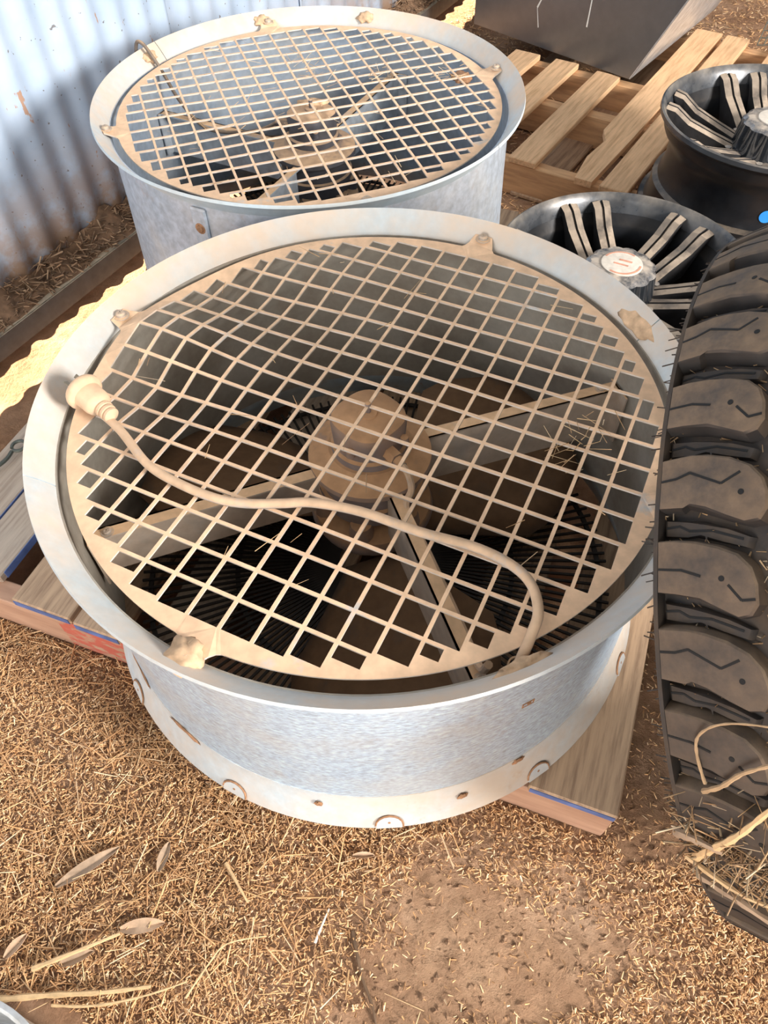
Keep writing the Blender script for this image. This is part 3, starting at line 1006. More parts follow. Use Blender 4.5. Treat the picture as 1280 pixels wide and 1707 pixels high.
for (s0, z0, s1, z1, w) in ((0.50, 0.11, 0.505, 0.30, 0.005), (0.30, 0.06, 0.285, 0.12, 0.003), (0.285, 0.12, 0.31, 0.17, 0.006), (0.22, 0.20, 0.33, 0.185, 0.003)):
    p, q = A + ee * s0 + zz * z0 + nf * 0.0008, A + ee * s1 + zz * z1 + nf * 0.0008
    sd = (q - p).normalized().cross(nf) * w / 2
    v_ = [rel(p - sd), rel(p + sd), rel(q + sd * 0.4), rel(q - sd * 0.4)]
    v_ += [x_ - nf * 0.0006 for x_ in v_]
    b.add(v_, [(0, 1, 2, 3), (7, 6, 5, 4), (0, 4, 5, 1), (1, 5, 6, 2), (2, 6, 7, 3), (3, 7, 4, 0)])
b.build('scratch_mark', 'scratch', fr)

# ------------------------------------------------------------------ alloy wheels
def make_wheel(loc, ang0, label, sticker, emblem):
    w = empty('alloy_wheel', loc)
    tag(w, label, 'wheel', 'loose alloy wheels lying face up')
    R = 0.287
    k = R / 0.286
    outer = [(0.286, 0.0), (0.2865, -0.010), (0.281, -0.018), (0.273, -0.022), (0.268, -0.045), (0.262, -0.056), (0.246, -0.075), (0.240, -0.095), (0.241, -0.150), (0.250, -0.172),
             (0.262, -0.180), (0.264, -0.225), (0.271, -0.238), (0.284, -0.243), (0.286, -0.258)]
    inner = [(0.278, -0.258), (0.262, -0.235), (0.250, -0.20), (0.232, -0.15), (0.232, -0.095), (0.246, -0.062), (0.262, -0.040), (0.270, -0.016), (0.279, 0.0), (0.282, 0.0025)]
    b = MB()
    b.lathe([(r * k, z) for r, z in outer + inner], 96)
    barrel = b.build('barrel', 'alloy_black', w, True, 30)
    b = MB()
    b.lathe([(0.2875 * k, -0.009), (0.2868 * k, 0.001), (0.2825 * k, 0.0035), (0.2780 * k, 0.0005), (0.2690 * k, -0.0155), (0.2610 * k, -0.040), (0.2625 * k, -0.0415), (0.2705 * k, -0.0165), (0.2795 * k, -0.0015)], 96)
    b.build('rim_lip', 'alloy_rim', w, True, 40)
    b = MB()
    b.disc_lathe([(0.001, -0.088), (0.085, -0.088), (0.105, -0.094), (0.110, -0.104), (0.110, -0.130), (0.001, -0.130)], 48)
    b.build('hub', 'spoke', w, True, 38)
    first = None
    for p in range(6):
        for s in (-1, 1):
            if first is None or s not in first:
                b = MB()
                st = [(0.078, -0.084, 0.021, 0.046), (0.135, -0.066, 0.019, 0.055), (0.200, -0.044, 0.0200, 0.066), (0.240, -0.018, 0.0205, 0.036), (0.2655, -0.013, 0.022, 0.012)]
                vs, fs = [], []
                for i, (r, z, hw, dp) in enumerate(st):
                    c_ = s * (0.026 + 0.016 * (r - 0.078) / 0.19)
                    cs = [(-hw * 0.8, -dp), (hw * 0.8, -dp), (hw, -0.001), (hw * 0.16, 0.002), (hw * 0.09, -0.006), (-hw * 0.09, -0.006), (-hw * 0.16, 0.002), (-hw, -0.001)]
                    vs += [(r, c_ + a_, z + d_) for a_, d_ in cs]
                m_ = 8
                for i in range(len(st) - 1):
                    for j in range(m_):
                        fs.append((i * m_ + j, i * m_ + (j + 1) % m_, (i + 1) * m_ + (j + 1) % m_, (i + 1) * m_ + j))
                fs += [tuple(range(m_)), tuple((len(st) - 1) * m_ + j for j in range(m_))]
                b.add(vs, fs)
                o_ = b.build('spoke', 'spoke', w)
                first = first or {}
                first[s] = o_
            else:
                o_ = first[s].copy()
                COL.objects.link(o_)
                o_.parent = w
            o_.rotation_euler = (0, 0, ang0 + p * pi / 3)
    # fluted centre cap
    b = MB()
    def mod(a_, j):
        if j in (2, 3, 4, 5):
            return 1.0 + (0.075 if j < 5 else 0.05) * (abs(cos(6 * a_)) - 0.5)
        return 1.0
    b.disc_lathe([(0.001, -0.012), (0.050, -0.012), (0.070, -0.014), (0.079, -0.021), (0.083, -0.050), (0.087, -0.086), (0.094, -0.098), (0.001, -0.098)], 96, mod)
    cap = b.build('centre_cap', 'cap', w, True, 32)
    b = MB()
    b.disc_lathe([(0.001, -0.0085), (0.042, -0.0085), (0.047, -0.0095), (0.047, -0.013), (0.001, -0.013)], 40)
    em = b.build('emblem', 'emblem', cap, True, 40)
    if emblem:
        b = MB()
        b.lathe([(0.040, -0.0079), (0.0445, -0.0084), (0.0445, -0.0095), (0.040, -0.0095)], 40, 0.6, 2.4)
        b.lathe([(0.040, -0.0079), (0.0445, -0.0084), (0.0445, -0.0095), (0.040, -0.0095)], 40, 3.8, 5.9)
        b.box((0.010, 0.006, -0.0083), (0.030, 0.006, 0.0008), Matrix.Rotation(-0.5, 3, 'Z'))
        b.box((-0.004, -0.006, -0.0083), (0.034, 0.005, 0.0008), Matrix.Rotation(-0.5, 3, 'Z'))
        b.build('emblem_mark', 'emblem_red', cap)
    for q in range(6):
        an = ang0 + q * pi / 3 + pi / 6
        b = MB()
        b.tube([(0.102 * cos(an), 0.102 * sin(an), -0.095), (0.102 * cos(an), 0.102 * sin(an), -0.078)], [0.010, 0.009], 6)
        b.build('lug_nut', 'cap', w)
    if sticker is not None:
        th, z_ = sticker
        b = MB()
        n_ = 24
        rr = 0.2415 * k + 0.0006
        v_ = []
        for lay in (0.0, 0.0005):
            for i in range(n_):
                a_ = 2 * pi * i / n_
                v_.append(((rr + lay) * cos(th + 0.016 * cos(a_) / rr), (rr + lay) * sin(th + 0.016 * cos(a_) / rr), z_ + 0.016 * sin(a_)))
        b.add(v_, [tuple(range(n_)), tuple(range(n_, 2 * n_))] + [(i, (i + 1) % n_, n_ + (i + 1) % n_, n_ + i) for i in range(n_)])
        b.build('round_sticker', 'sticker', barrel)
    return w
W1 = make_wheel((0.561, 1.467, 0.258), radians(98), 'black alloy wheel between the fans and the tyre, emblem on its centre cap', None, True)
W2 = make_wheel((1.013, 1.884, 0.379), radians(91), 'black alloy wheel with a blue dot sticker on its barrel', (radians(-104), -0.135), False)

# ------------------------------------------------------------------ tyre
ax = Vector((0.75353747, -0.39421732, 0.52609314))
hz = Vector((0.46355224, 0.88606959, 0.0))
vz = ax.cross(hz)
TW = 0.15
tc = Vector((0.549, 0.538, 0.387)) + ax * TW
tyre = bpy.data.objects.new('mud_tyre', None)
COL.objects.link(tyre)
tyre.matrix_world = Matrix(((hz.x, vz.x, ax.x, tc.x), (hz.y, vz.y, ax.y, tc.y), (hz.z, vz.z, ax.z, tc.z), (0, 0, 0, 1)))
tag(tyre, 'upright dusty black mud tyre with chunky lugs leaning on the front fan', 'tyre')
RC = 0.470
def tr(t_):
    """tread radius at axial position t_, 0 at the middle"""
    return RC - 0.016 * (abs(t_) / TW) ** 2.2
prof = []
for k in range(13):
    t_ = -TW + 2 * TW * k / 12
    prof.append((tr(t_) - 0.019, t_))
prof += [(0.428, 0.151), (0.415, 0.1535), (0.395, 0.1525), (0.33, 0.156), (0.28, 0.142), (0.25, 0.122), (0.232, 0.112), (0.222, 0.108), (0.222, 0.092), (0.238, 0.094), (0.30, 0.125), (0.39, 0.135), (0.425, 0.11), (0.436, 0.0)]
prof += [(0.425, -0.11), (0.39, -0.135), (0.30, -0.125), (0.238, -0.094), (0.222, -0.092), (0.222, -0.108), (0.232, -0.112), (0.25, -0.122), (0.28, -0.142), (0.33, -0.156), (0.395, -0.1525), (0.415, -0.1535), (0.428, -0.151)]
b = MB()
b.lathe(prof, 120)
b.build('carcass', 'rubber_side', tyre, True, 40)

def tread_piece(name, poly, top, base, mat, sipes=(), hole=None):
    """poly: (s, t) s along the circumference, t across; made at angle 0 about the tyre axis"""
    def P(s, t_, h):
        r = tr(t_) + h
        return (r * cos(s / RC), r * sin(s / RC), t_)
    n = len(poly)
    cs = sum(p[0] for p in poly) / n
    ct = sum(p[1] for p in poly) / n
    def sh(p, d):
        v_ = Vector((p[0] - cs, p[1] - ct))
        L_ = v_.length
        v_ *= (L_ - d) / L_
        return (cs + v_.x, ct + v_.y)
    b_ = MB()
    rings = [([P(s, t_, base) for s, t_ in [sh(p, -0.003) for p in poly]]), ([P(s, t_, top - 0.002) for s, t_ in poly]), ([P(*sh(p, 0.0022), top) for p in poly]), ([P(*sh(p, 0.02), top) for p in poly])]
    v_ = [p for r_ in rings for p in r_] + [P(cs, ct, top)]
    f_ = []
    for r_ in range(3):
        for i in range(n):
            f_.append((r_ * n + i, r_ * n + (i + 1) % n, (r_ + 1) * n + (i + 1) % n, (r_ + 1) * n + i))
    for i in range(n):
        f_.append((3 * n + i, 3 * n + (i + 1) % n, 4 * n))
    b_.add(v_, f_)
    b_.cur = 1
    for line in sipes:
        for (s0, t0), (s1, t1) in zip(line[:-1], line[1:]):
            d = Vector((s1 - s0, t1 - t0)).normalized()
            nn = Vector((-d.y, d.x)) * 0.0011
            q = [(s0 - nn.x, t0 - nn.y), (s0 + nn.x, t0 + nn.y), (s1 + nn.x, t1 + nn.y), (s1 - nn.x, t1 - nn.y)]
            vv = [P(s, t_, top + 0.0005) for s, t_ in q] + [P(s, t_, top - 0.002) for s, t_ in q]
            b_.add(vv, [(0, 1, 2, 3), (7, 6, 5, 4), (0, 4, 5, 1), (1, 5, 6, 2), (2, 6, 7, 3), (3, 7, 4, 0)])
    if hole:
        q = [(hole[0] + 0.0026 * cos(2 * pi * i / 10), hole[1] + 0.0026 * sin(2 * pi * i / 10)) for i in range(10)]
        vv = [P(s, t_, top + 0.0005) for s, t_ in q] + [P(s, t_, top - 0.002) for s, t_ in q]
        b_.add(vv, [tuple(range(10)), tuple(range(19, 9, -1))] + [(i, (i + 1) % 10, 10 + (i + 1) % 10, 10 + i) for i in range(10)])
    return b_.build(name, mat, tyre, True, 32, [mat, 'sipe'])

def spin(o_, n, off, flip=False):
    out = []
    for k in range(n):
        c_ = o_ if k == 0 else o_.copy()
        if k:
            COL.objects.link(c_)
            c_.parent = tyre
        rot = Matrix.Rotation(off + 2 * pi * k / n, 4, 'Z')
        c_.matrix_local = rot @ (Matrix.Rotation(pi, 4, 'X') if flip else Matrix.Identity(4))
        out.append(c_)
    return out
NL = 36
D = 1   # sign of s towards the camera's down
def S(poly):
    return [(D * s * 0.80, t_ * (0.80 if t_ < 0.122 else 1.0) - TW) for s, t_ in poly]
lugA = S([(-0.032, -0.001), (0.0, -0.001), (0.030, -0.001), (0.031, 0.028), (0.026, 0.034), (0.032, 0.055), (0.042, 0.080), (0.049, 0.100), (0.046, 0.114), (0.034, 0.121), (0.016, 0.121), (0.000, 0.116), (-0.016, 0.102), (-0.027, 0.080), (-0.033, 0.055), (-0.035, 0.034)])
lugB = S([(-0.034, -0.001), (0.0, -0.001), (0.028, -0.001), (0.029, 0.020), (0.033, 0.050), (0.044, 0.078), (0.050, 0.094), (0.046, 0.106), (0.034, 0.113), (0.012, 0.112), (-0.006, 0.106), (-0.020, 0.092), (-0.028, 0.070), (-0.033, 0.045), (-0.035, 0.020)])
sA = [S([(-0.004, 0.002), (-0.006, 0.020), (-0.012, 0.036), (0.004, 0.072), (-0.008, 0.092)])]
sB = [S([(0.0, 0.002), (0.0, 0.030), (0.006, 0.052)]), S([(0.014, 0.082), (0.030, 0.096), (0.028, 0.110)])]
la = tread_piece('tread_lug', lugA, 0.0, -0.021, 'rubber', sA, (D * 0.012, 0.075 - TW))
lb = tread_piece('tread_lug', lugB, -0.0005, -0.021, 'rubber', sB, (D * 0.006, 0.060 - TW))
pit = 2 * pi / NL
spin(la, NL // 2, 0.0)
spin(lb, NL // 2, pit)
la2, lb2 = la.copy(), lb.copy()
for q in (la2, lb2):
    COL.objects.link(q)
    q.parent = tyre
spin(la2, NL // 2, pit * 0.5, True)
spin(lb2, NL // 2, pit * 1.5, True)
rib = S([(-0.010, 0.004), (0.010, 0.004), (0.012, 0.03), (0.010, 0.045), (0.018, 0.075), (0.024, 0.100), (0.012, 0.104), (0.002, 0.080), (-0.006, 0.05), (-0.008, 0.03)])
rb = tread_piece('tie_rib', rib, -0.012, -0.021, 'rubber_side', [S([(0.0, 0.006), (-0.002, 0.022), (0.004, 0.034), (0.004, 0.06), (0.014, 0.094)])])
spin(rb, NL, pit / 2)
rb2 = rb.copy()
COL.objects.link(rb2)
rb2.parent = tyre
spin(rb2, NL, 0.0, True)
cen = S([(-0.036, 0.136), (-0.010, 0.1225), (0.020, 0.1222), (0.034, 0.138), (0.040, 0.158), (0.022, 0.166), (-0.012, 0.162), (-0.030, 0.156)])
cb = tread_piece('centre_block', cen, 0.0, -0.021, 'rubber', [S([(-0.022, 0.146), (0.0, 0.142), (0.024, 0.150)])])
spin(cb, NL, pit * 0.62)
# shoulder ribs and mould whiskers
for sg in (-1, 1):
    b = MB()
    b.lathe([(0.4535, sg * 0.1495), (0.4535, sg * 0.1535), (0.449, sg * 0.1545), (0.436, sg * 0.1550), (0.432, sg * 0.1520), (0.432, sg * 0.149)], 120)
    b.lathe([(0.424, sg * 0.151), (0.424, sg * 0.1555), (0.416, sg * 0.1565), (0.412, sg * 0.153)], 120)
    b.build('shoulder_rib', 'rubber_side', tyre, True, 40)
b = MB()
for k in range(420):
    an = rnd.uniform(0, 2 * pi)
    r0 = rnd.uniform(0.425, 0.452)
    p = Vector((r0 * cos(an), r0 * sin(an), -0.154))
    q = p + Vector((rnd.uniform(-.004, .004), rnd.uniform(-.004, .004), -rnd.uniform(0.006, 0.016)))
    b.tube([p, q], 0.0007, 4)
o = b.build('mould_whiskers', 'rubber_side', tyre)
o['kind'] = 'stuff'

# ------------------------------------------------------------------ wire mesh panel, wire hook, tub
wm = empty('wire_mesh_panel', (1.40, 2.95, 0.125))
tag(wm, 'small green-grey welded wire mesh leaning behind the stickered wheel', 'wire mesh')
mx = Vector((0.85, -0.35, 0.15)).normalized()
my = Vector((0.25, 0.30, 0.90)).normalized()
nw = 0
for i in range(12):
    b = MB()
    p = mx * (i * 0.022)
    b.tube([p, p + my * 0.26], 0.0019, 5)
    b.build('wire', 'wire', wm)
for i in range(12):
    b = MB()
    p = my * (i * 0.023)
    b.tube([p, p + mx * 0.25], 0.0019, 5)
    b.build('wire', 'wire', wm)

b = MB()
hp = [(-0.98, 0.84, 0.127), (-0.86, 0.925, 0.129), (-0.783, 1.00, 0.131), (-0.768, 1.035, 0.132)]
b.tube(catmull(hp, 6), 0.004, 8)
lp = [Vector((-0.757 + 0.014 * cos(t_), 1.048 + 0.014 * sin(t_), 0.134)) for t_ in np.linspace(-2.2, 3.6, 22)]
b.tube(lp, 0.0035, 8)
o = b.build('wire_hook', 'wire', None, True, 40)
tag(o, 'bent grey wire with a looped end on the pallet left of the front fan', 'wire hook')

b = MB()
b.lathe([(0.168, 0.20), (0.172, 0.204), (0.177, 0.200), (0.174, 0.194), (0.150, 0.0), (0.146, 0.0), (0.146, 0.004), (0.001, 0.004), (0.001, 0.008), (0.147, 0.008)], 64)
tub = b.build('metal_tub', 'bucket', None, True, 35)
tub.location = (-0.5450, -0.0908, 0.0)
tag(tub, 'galvanised metal tub, only its rim showing at the bottom left corner', 'tub')

# ------------------------------------------------------------------ straw litter
STRAW_COLS = np.array([(0.66, 0.43, 0.22), (0.56, 0.34, 0.165), (0.74, 0.53, 0.31), (0.46, 0.27, 0.13), (0.62, 0.40, 0.21), (0.70, 0.46, 0.25), (0.38, 0.23, 0.12), (0.78, 0.60, 0.40)])

def strips(name, P, yaw, L, wid, tilt, col, parent=None, zbase=None):
    """N straight three-sided slivers in one mesh"""
    n = len(P)
    d = np.stack([np.cos(yaw) * np.cos(tilt), np.sin(yaw) * np.cos(tilt), np.sin(tilt)], -1)
    s = np.stack([-np.sin(yaw), np.cos(yaw), np.zeros(n)], -1)
    u = np.cross(s, d) * -1
    u[u[:, 2] < 0] *= -1
    Vv = np.zeros((n, 6, 3))
    for e_, sg in ((0, -0.5), (1, 0.5)):
        c_ = P + d * (L * sg)[:, None]
        k = 1.0 if e_ == 0 else 0.55
        Vv[:, e_ * 3 + 0] = c_ - s * (wid * 0.5 * k)[:, None]
        Vv[:, e_ * 3 + 1] = c_ + s * (wid * 0.5 * k)[:, None]
        Vv[:, e_ * 3 + 2] = c_ + u * (wid * 0.5 * k)[:, None]
    base = (np.arange(n) * 6)[:, None]
    q = np.array([[0, 2, 5, 3], [2, 1, 4, 5], [1, 0, 3, 4]])
    Fv = (base[:, None, :] + q[None]).reshape(-1, 4)
    me_ = bpy.data.meshes.new(name)
    me_.vertices.add(n * 6)
    me_.vertices.foreach_set('co', Vv.reshape(-1))
    nf_ = len(Fv)
    me_.loops.add(nf_ * 4)
    me_.loops.foreach_set('vertex_index', Fv.reshape(-1).astype(np.int32))
    me_.polygons.add(nf_)
    me_.polygons.foreach_set('loop_start', (np.arange(nf_) * 4).astype(np.int32))
    me_.update(calc_edges=True)
    at_ = me_.color_attributes.new('tint', 'FLOAT_COLOR', 'POINT')
    cc = np.ones((n, 6, 4))
    cc[:, :, :3] = col[:, None, :]
    at_.data.foreach_set('color', cc.reshape(-1))
    o_ = link(name, me_, 'litter', parent)
    o_['kind'] = 'stuff'
    return o_

def density(x, y):
    """how thick the litter lies: bare trodden patch in the middle, chaff all round it"""
    x = x + 0.035 * np.sin(y * 29 + 1) + 0.022 * np.sin(y * 71 + x * 23) + 0.012 * np.sin(y * 163)
    y = y + 0.030 * np.sin(x * 27 + 2) + 0.018 * np.sin(x * 83 + y * 19) + 0.010 * np.sin(x * 171)
    bare = np.exp(-((x - 0.17) / 0.22) ** 2 - ((y - 0.145) / 0.15) ** 2)
    bare2 = np.exp(-((x - 0.02) / 0.12) ** 2 - ((y - 0.10) / 0.09) ** 2) * 0.75
    patch = 0.5 + 0.5 * np.sin(x * 19 + 2 * np.sin(y * 13)) * np.sin(y * 17 + x * 5)
    d_ = 1.0 - 1.12 * np.clip(bare + bare2, 0, 1)
    dark = np.where((x > 0.30) & (y > 0.27) & (x < 0.75), 0.10, 1.0)
    return np.clip(d_ * (0.55 + 0.6 * patch), 0.03, 1) * dark

def scatter(n, x0, x1, y0, y1, fn=density):
    x = nrs.uniform(x0, x1, n)
    y = nrs.uniform(y0, y1, n)
    k = nrs.uniform(0, 1, n) < fn(x, y)
    # clear of what stands on the ground
    ku = (x - 0.335) * -0.931 + (y - 0.287) * 0.365
    kv = (x - 0.335) * 0.365 + (y - 0.287) * 0.931
    k &= ~((kv > 0.0) & (kv < 1.4) & (ku > 0.0) & (ku < 1.34))
    k &= (x * 0.866 - y * 0.5) > -1.50
    k &= np.hypot(x + 0.545, y + 0.091) > 0.185
    k &= np.hypot(x - 0.561, y - 1.467) > 0.30
    return x[k], y[k]

def litter(name, n, rng, Lr, Wr, tl, zr, cols, label, fn=density):
    x, y = scatter(n, *rng, fn)
    m_ = len(x)
    L = nrs.uniform(*Lr, m_) * nrs.uniform(0.6, 1.0, m_)
    P = np.stack([x, y, gh(x, y) + nrs.uniform(*zr, m_)], -1)
    cc = cols[nrs.randint(0, len(cols), m_)] * nrs.uniform(0.70, 1.30, (m_, 1)) * np.array([1.12, 1.03, 0.95])
    o_ = strips(name, P, nrs.uniform(0, 2 * pi, m_), L, nrs.uniform(*Wr, m_), nrs.normal(0, tl, m_), np.clip(cc, 0, 1))
    tag(o_, label, 'straw')
    return o_
litter('chaff_litter', 170000, (-1.0, 0.75, -0.12, 0.85), (0.0045, 0.0135), (0.0014, 0.0032), 0.42, (0.0, 0.008), STRAW_COLS, 'short golden chaff scattered over the dirt floor in front of the fans')
def left_side(x, y):
    return np.clip(0.75 - 1.6 * (x + 0.15), 0.02, 1) * density(x, y)
litter('straw_litter', 5000, (-1.0, 0.35, -0.12, 0.85), (0.03, 0.085), (0.0013, 0.0030), 0.16, (0.004, 0.013), STRAW_COLS, 'long straw stems strewn over the floor at lower left', left_side)
litter('far_chaff_litter', 26000, (0.3, 2.4, 1.6, 4.6), (0.012, 0.03), (0.002, 0.005), 0.3, (0.0, 0.008), STRAW_COLS, 'chaff on the floor under and behind the pine pallet', lambda x, y: np.full(len(x), 0.8))
bank = []
nb = 160
for i in range(nb + 1):
    a_ = -0.3 + 4.2 * i / nb
    hh = 0.030 + 0.014 * sin(a_ * 9) * sin(a_ * 23 + 1) + 0.006 * sin(a_ * 61)
    for off_, z_ in ((-1.530 + 0.006 * sin(a_ * 31), 0.105), (-1.550, 0.105 + hh * 0.45), (-1.575, 0.105 + hh * 0.9), (-1.597, 0.105 + hh * 1.5), (-1.597, 0.105)):
        p = WD * a_ + WN * off_
        bank.append((p.x, p.y, z_))
fb = [(i * 5 + j, (i + 1) * 5 + j, (i + 1) * 5 + (j + 1) % 5, i * 5 + (j + 1) % 5) for i in range(nb) for j in range(5)] + [tuple(range(5)), tuple(nb * 5 + j for j in range(5))]
o = pyd('dirt_bank', bank, fb, 'humus', None, True, 60)
tag(o, 'dark brown dirt banked on the rail against the foot of the wall', 'dirt')
# dirt clods and grit on the trodden patch
def clods(name, n, rng, sr, label):
    x = nrs.uniform(rng[0], rng[1], n)
    y = nrs.uniform(rng[2], rng[3], n)
    k = nrs.uniform(0, 1, n) < 0.35 + 0.65 * (1 - density(x, y))
    ku = (x - 0.335) * -0.931 + (y - 0.287) * 0.365
    kv = (x - 0.335) * 0.365 + (y - 0.287) * 0.931
    k &= ~((kv > -0.01) & (ku > -0.01))
    x, y = x[k], y[k]
    n = len(x)
    r = sr[0] + (sr[1] - sr[0]) * nrs.uniform(0, 1, n) ** 3
    base = np.array([(1, 0, 0), (-1, 0, 0), (0, 1, 0), (0, -1, 0), (0, 0, 1), (0, 0, -1)], float)
    V_ = base[None] * r[:, None, None] * nrs.uniform(0.5, 1.3, (n, 6, 1)) + nrs.normal(0, 0.22, (n, 6, 3)) * r[:, None, None]
    V_[:, :, 2] *= 0.7
    V_ += np.stack([x, y, gh(x, y) + r * 0.15], -1)[:, None, :]
    q = np.array([(0, 2, 4), (2, 1, 4), (1, 3, 4), (3, 0, 4), (2, 0, 5), (1, 2, 5), (3, 1, 5), (0, 3, 5)])
    F_ = ((np.arange(n) * 6)[:, None, None] + q[None]).reshape(-1, 3)
    me_ = bpy.data.meshes.new(name)
    me_.from_pydata(V_.reshape(-1, 3).tolist(), [], F_.tolist())
    o_ = link(name, me_, 'dirt')
    o_['kind'] = 'stuff'
    tag(o_, label, 'dirt')
clods('dirt_clods', 4200, (-0.35, 0.60, -0.05, 0.42), (0.0008, 0.0060), 'crumbs and clods of dry dirt on the trodden patch')
# debris heaped on the rail at the foot of the wall
m_ = 2600
aa = nrs.uniform(0.2, 3.6, m_)
of = nrs.uniform(-1.592, -1.528, m_)
P = np.stack([WD.x * aa + WN.x * of, WD.y * aa + WN.y * of, 0.106 + np.abs(nrs.normal(0, 0.011, m_)) * (1 - (of + 1.592) / 0.08) + 0.040 * np.clip((-1.530 - of) / 0.067, 0, 1)], -1)
cc = np.array([(0.34, 0.20, 0.11), (0.26, 0.15, 0.08), (0.42, 0.27, 0.16), (0.20, 0.12, 0.07)])[nrs.randint(0, 4, m_)] * nrs.uniform(0.7, 1.1, (m_, 1))
o = strips('rail_debris', P, nrs.uniform(0, 2 * pi, m_), nrs.uniform(0.01, 0.05, m_), nrs.uniform(0.002, 0.007, m_), nrs.normal(0, 0.35, m_), cc)
tag(o, 'brown dirt and dead grass heaped on the rail at the foot of the wall', 'debris')

# wisps caught on the guards
def wisps(fan, n, seed, zlo, zhi, spots):
    rs = np.random.RandomState(seed)
    th = rs.uniform(0, 2 * pi, n)
    r = np.sqrt(rs.uniform(0, 1, n)) * 0.38
    x, y = r * np.cos(th), r * np.sin(th)
    for k, (sx, sy) in enumerate(spots):
        q = slice(k * 14, k * 14 + 14)
        x[q] = sx + rs.normal(0, 0.02, 14)
        y[q] = sy + rs.normal(0, 0.02, 14)
    P = np.stack([x, y, rs.uniform(zlo, zhi, n)], -1)
    cc = STRAW_COLS[rs.randint(0, 8, n)]
    return strips('caught_straw', P, rs.uniform(0, 2 * pi, n), rs.uniform(0.01, 0.05, n), rs.uniform(0.0006, 0.0016, n), rs.normal(0, 0.25, n), cc, fan)
wisps(fan1, 60, 3, 0.411, 0.417, [(0.30, -0.06), (0.26, -0.10)])
wisps(fan2, 110, 4, 0.411, 0.418, [(0.0, 0.12), (-0.03, 0.2), (0.30, 0.10), (0.14, 0.12)])

# large single stalks and leaves
def stalk(pts, r, label, mat='straw', name='straw_stalk', group='single dry stalks'):
    b_ = MB()
    cm = catmull(pts, 5)
    n = len(cm)
    b_.tube(cm, [r * (1 - 0.55 * i / n) * (1 + 0.18 * sin(i * 2.3)) for i in range(n)], 6)
    o_ = b_.build(name, mat, None, True, 50)
    tag(o_, label, 'straw', group)
    return o_
def leaf(c_, ang, L, w_, label, mat='leaf', curl=0.006):
    b_ = MB()
    n = 9
    v_, f_ = [], []
    for lay in (0.0, -0.0012):
        for i in range(n + 1):
            q = i / n
            hw = w_ / 2 * math.sin(pi * min(1, 0.06 + q * 0.92)) ** 0.7
            for s in (-1, 0, 1):
                v_.append((L * (q - 0.5), s * hw, lay + curl * (abs(s) * 0.8 + 0.5 * sin(pi * q)) + 0.001))
    w3 = 3
    off = (n + 1) * 3
    for i in range(n):
        for j in range(2):
            a_ = i * w3 + j
            f_.append((a_, a_ + 1, a_ + 1 + w3, a_ + w3))
            f_.append((off + a_, off + a_ + w3, off + a_ + 1 + w3, off + a_ + 1))
        for j in (0, 2):
            a_ = i * w3 + j
            f_.append((a_, a_ + w3, off + a_ + w3, off + a_))
    f_.append((0, 1, off + 1, off))
    f_.append((1, 2, off + 2, off + 1))
    e_ = n * w3
    f_.append((e_, e_ + 1, off + e_ + 1, off + e_))
    f_.append((e_ + 1, e_ + 2, off + e_ + 2, off + e_ + 1))
    o_ = pyd('dry_leaf', v_, f_, mat, None, True, 50)
    o_.location = (c_[0], c_[1], float(gh(c_[0], c_[1])) + 0.008)
    o_.rotation_euler = (rnd.uniform(-.1, .1), rnd.uniform(-.1, .1), ang)
    tag(o_, label, 'leaf', 'dry leaves on the floor')
    return o_
leaf((-0.379, 0.177), 0.12, 0.066, 0.021, 'broad tan leaf with a rounded end lying on the chaff at lower left')
leaf((-0.480, 0.262), 0.55, 0.105, 0.020, 'long curled grey-brown leaf left of the broad tan leaf', 'husk')
leaf((-0.362, 0.274), 1.35, 0.045, 0.016, 'short upright-lying leaf above the broad tan leaf', 'husk')
leaf((-0.470, 0.138), 0.35, 0.050, 0.016, 'folded leaf scrap below the broad tan leaf', 'husk')
leaf((-0.045, 0.268), 0.0, 0.035, 0.010, 'small tan leaf just in front of the front fan', 'leaf')
leaf((-0.565, 0.155), 0.9, 0.04, 0.016, 'leaf scrap at the far left edge of the floor', 'leaf')
g0 = 0.010
stalk([(-0.575, 0.088, g0), (-0.50, 0.092, g0 + .003), (-0.42, 0.094, g0 + .002), (-0.352, 0.100, g0)], 0.0050, 'thick yellow stalk lying flat near the metal tub')
stalk([(-0.53, 0.125, g0), (-0.47, 0.145, g0 + .004), (-0.41, 0.168, g0)], 0.0042, 'flat yellow stalk ending under the broad tan leaf')
stalk([(-0.262, 0.262, g0), (-0.238, 0.228, g0 + .002), (-0.222, 0.205, g0)], 0.0030, 'short straight stalk lying alone on the chaff below the fan')
stalk([(-0.30, 0.085, g0), (-0.27, 0.125, g0 + .01), (-0.245, 0.150, g0 + .012), (-0.19, 0.160, g0)], 0.0016, 'thin pale stem arching over the chaff at the bottom')
stalk([(-0.49, 0.080, g0), (-0.43, 0.078, g0 + .004), (-0.36, 0.088, g0 + .004), (-0.30, 0.105, g0)], 0.0022, 'thin stem lying along the bottom edge beside the thick yellow stalk')

stalk([(-0.062, 0.165, 0.002), (-0.055, 0.135, 0.005), (-0.048, 0.105, 0.003), (-0.033, 0.070, 0.005), (-0.028, 0.045, 0.002)], 0.0035, 'dark strand shaped as a root running down the bare dirt at the bottom centre', 'crack', 'dirt_crack', None)  # dark strand laid in place of a crack in the dirt
stalk([(-0.118, 0.150, 0.006), (-0.108, 0.172, 0.010), (-0.098, 0.195, 0.006)], 0.0022, 'short bleached twig standing out on the dirt at the bottom centre', 'emblem', 'bleached_twig', None)
# ------------------------------------------------------------------ straw hung up on the tyre
def on_tyre(th_deg, t_, h):
    """world point on the tread: th measured from the tyre's forward direction up over the top"""
    th = radians(th_deg)
    r = tr(max(-TW, min(TW, t_))) + h
    return tuple(tyre.matrix_world @ Vector((r * cos(th), r * sin(th), t_)))

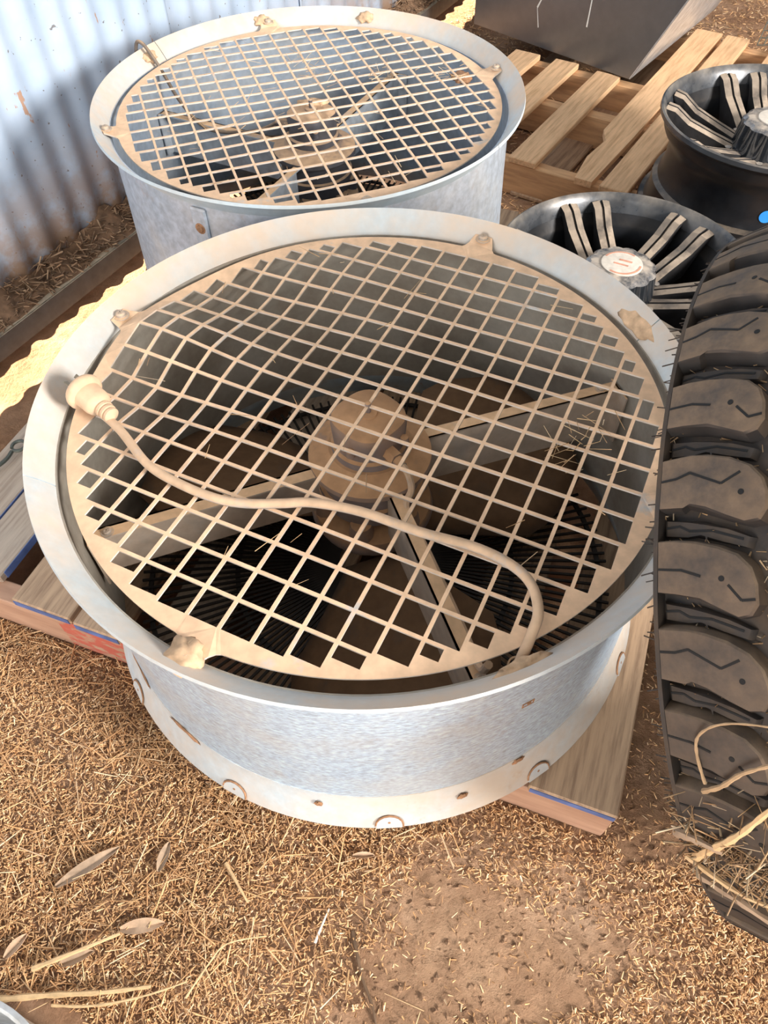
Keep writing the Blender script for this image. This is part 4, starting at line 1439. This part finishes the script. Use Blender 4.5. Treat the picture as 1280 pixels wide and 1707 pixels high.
def T(th_deg, t_, h):
    return on_tyre(th_deg, t_ - TW, h)
G_T = 'stalks caught on the tyre'
stalk([T(155, 0.032, 0.000), T(151, 0.030, 0.004), T(148.5, 0.034, 0.006), T(146.5, 0.052, 0.008), T(145.6, 0.078, 0.008), T(145.4, 0.12, 0.008)], 0.0017, 'thin forked stem bowed across the tyre above the thick split stalk', 'straw_dull', group=G_T)
stalk([T(156, 0.030, 0.002), T(154, 0.050, 0.006), T(151.5, 0.07, 0.008), T(149.5, 0.095, 0.010), T(147, 0.13, 0.010)], 0.0027, 'pale flattened stem crossing the tyre just above the thick split stalk', 'straw_dull', group=G_T)
stalk([T(168, 0.006, 0.004), T(164, 0.030, 0.008), T(159.5, 0.060, 0.012), T(155, 0.088, 0.015), T(151, 0.115, 0.016)], 0.0045, 'thick split orange stalk leaning up across the tyre tread', group=G_T)
stalk([T(168.5, -0.004, 0.004), T(169.5, 0.03, 0.010), T(170.5, 0.06, 0.010), T(171, 0.09, 0.006)], 0.0034, 'pale straight stalk lying across the lower tyre', group=G_T)
stalk([T(164, -0.006, 0.006), T(163, 0.012, 0.012), T(163.6, 0.040, 0.010)], 0.0050, 'broad pale stalk sticking out from the lower tyre edge', 'husk', group=G_T)
stalk([T(172, 0.004, 0.004), T(172, 0.04, 0.010), T(173.5, 0.075, 0.012), T(172.5, 0.11, 0.006)], 0.0046, 'curved brown stalk sagging across the lowest visible lugs of the tyre', 'husk', group=G_T)
m_ = 300
tt = nrs.uniform(0.0, 0.12, m_)
th_ = 166 + nrs.normal(0, 4.0, m_) + (tt - 0.06) * 20
P = np.array([T(float(a_), float(b_), float(c_)) for a_, b_, c_ in zip(th_, tt, nrs.uniform(-0.012, 0.010, m_))])
cc = STRAW_COLS[nrs.randint(0, 8, m_)] * nrs.uniform(0.4, 0.9, (m_, 1))
o = strips('tyre_straw', P, nrs.uniform(0, 2 * pi, m_), nrs.uniform(0.012, 0.06, m_), nrs.uniform(0.0008, 0.0026, m_), nrs.normal(0, 0.4, m_), cc)
tag(o, 'tangle of fine dry straw caught in the lower lugs of the tyre', 'straw')
m_ = 700
th_ = nrs.uniform(85, 172, m_)
P = np.array([T(float(a_), float(b_), float(c_)) for a_, b_, c_ in zip(th_, nrs.uniform(0.0, 0.14, m_), nrs.uniform(-0.019, -0.014, m_))])
cc = STRAW_COLS[nrs.randint(0, 8, m_)] * nrs.uniform(0.3, 0.8, (m_, 1))
o = strips('tread_chaff', P, nrs.uniform(0, 2 * pi, m_), nrs.uniform(0.003, 0.012, m_), nrs.uniform(0.0008, 0.0022, m_), nrs.normal(0, 0.4, m_), cc)
tag(o, 'fine chaff lying in the tread grooves of the tyre', 'straw')
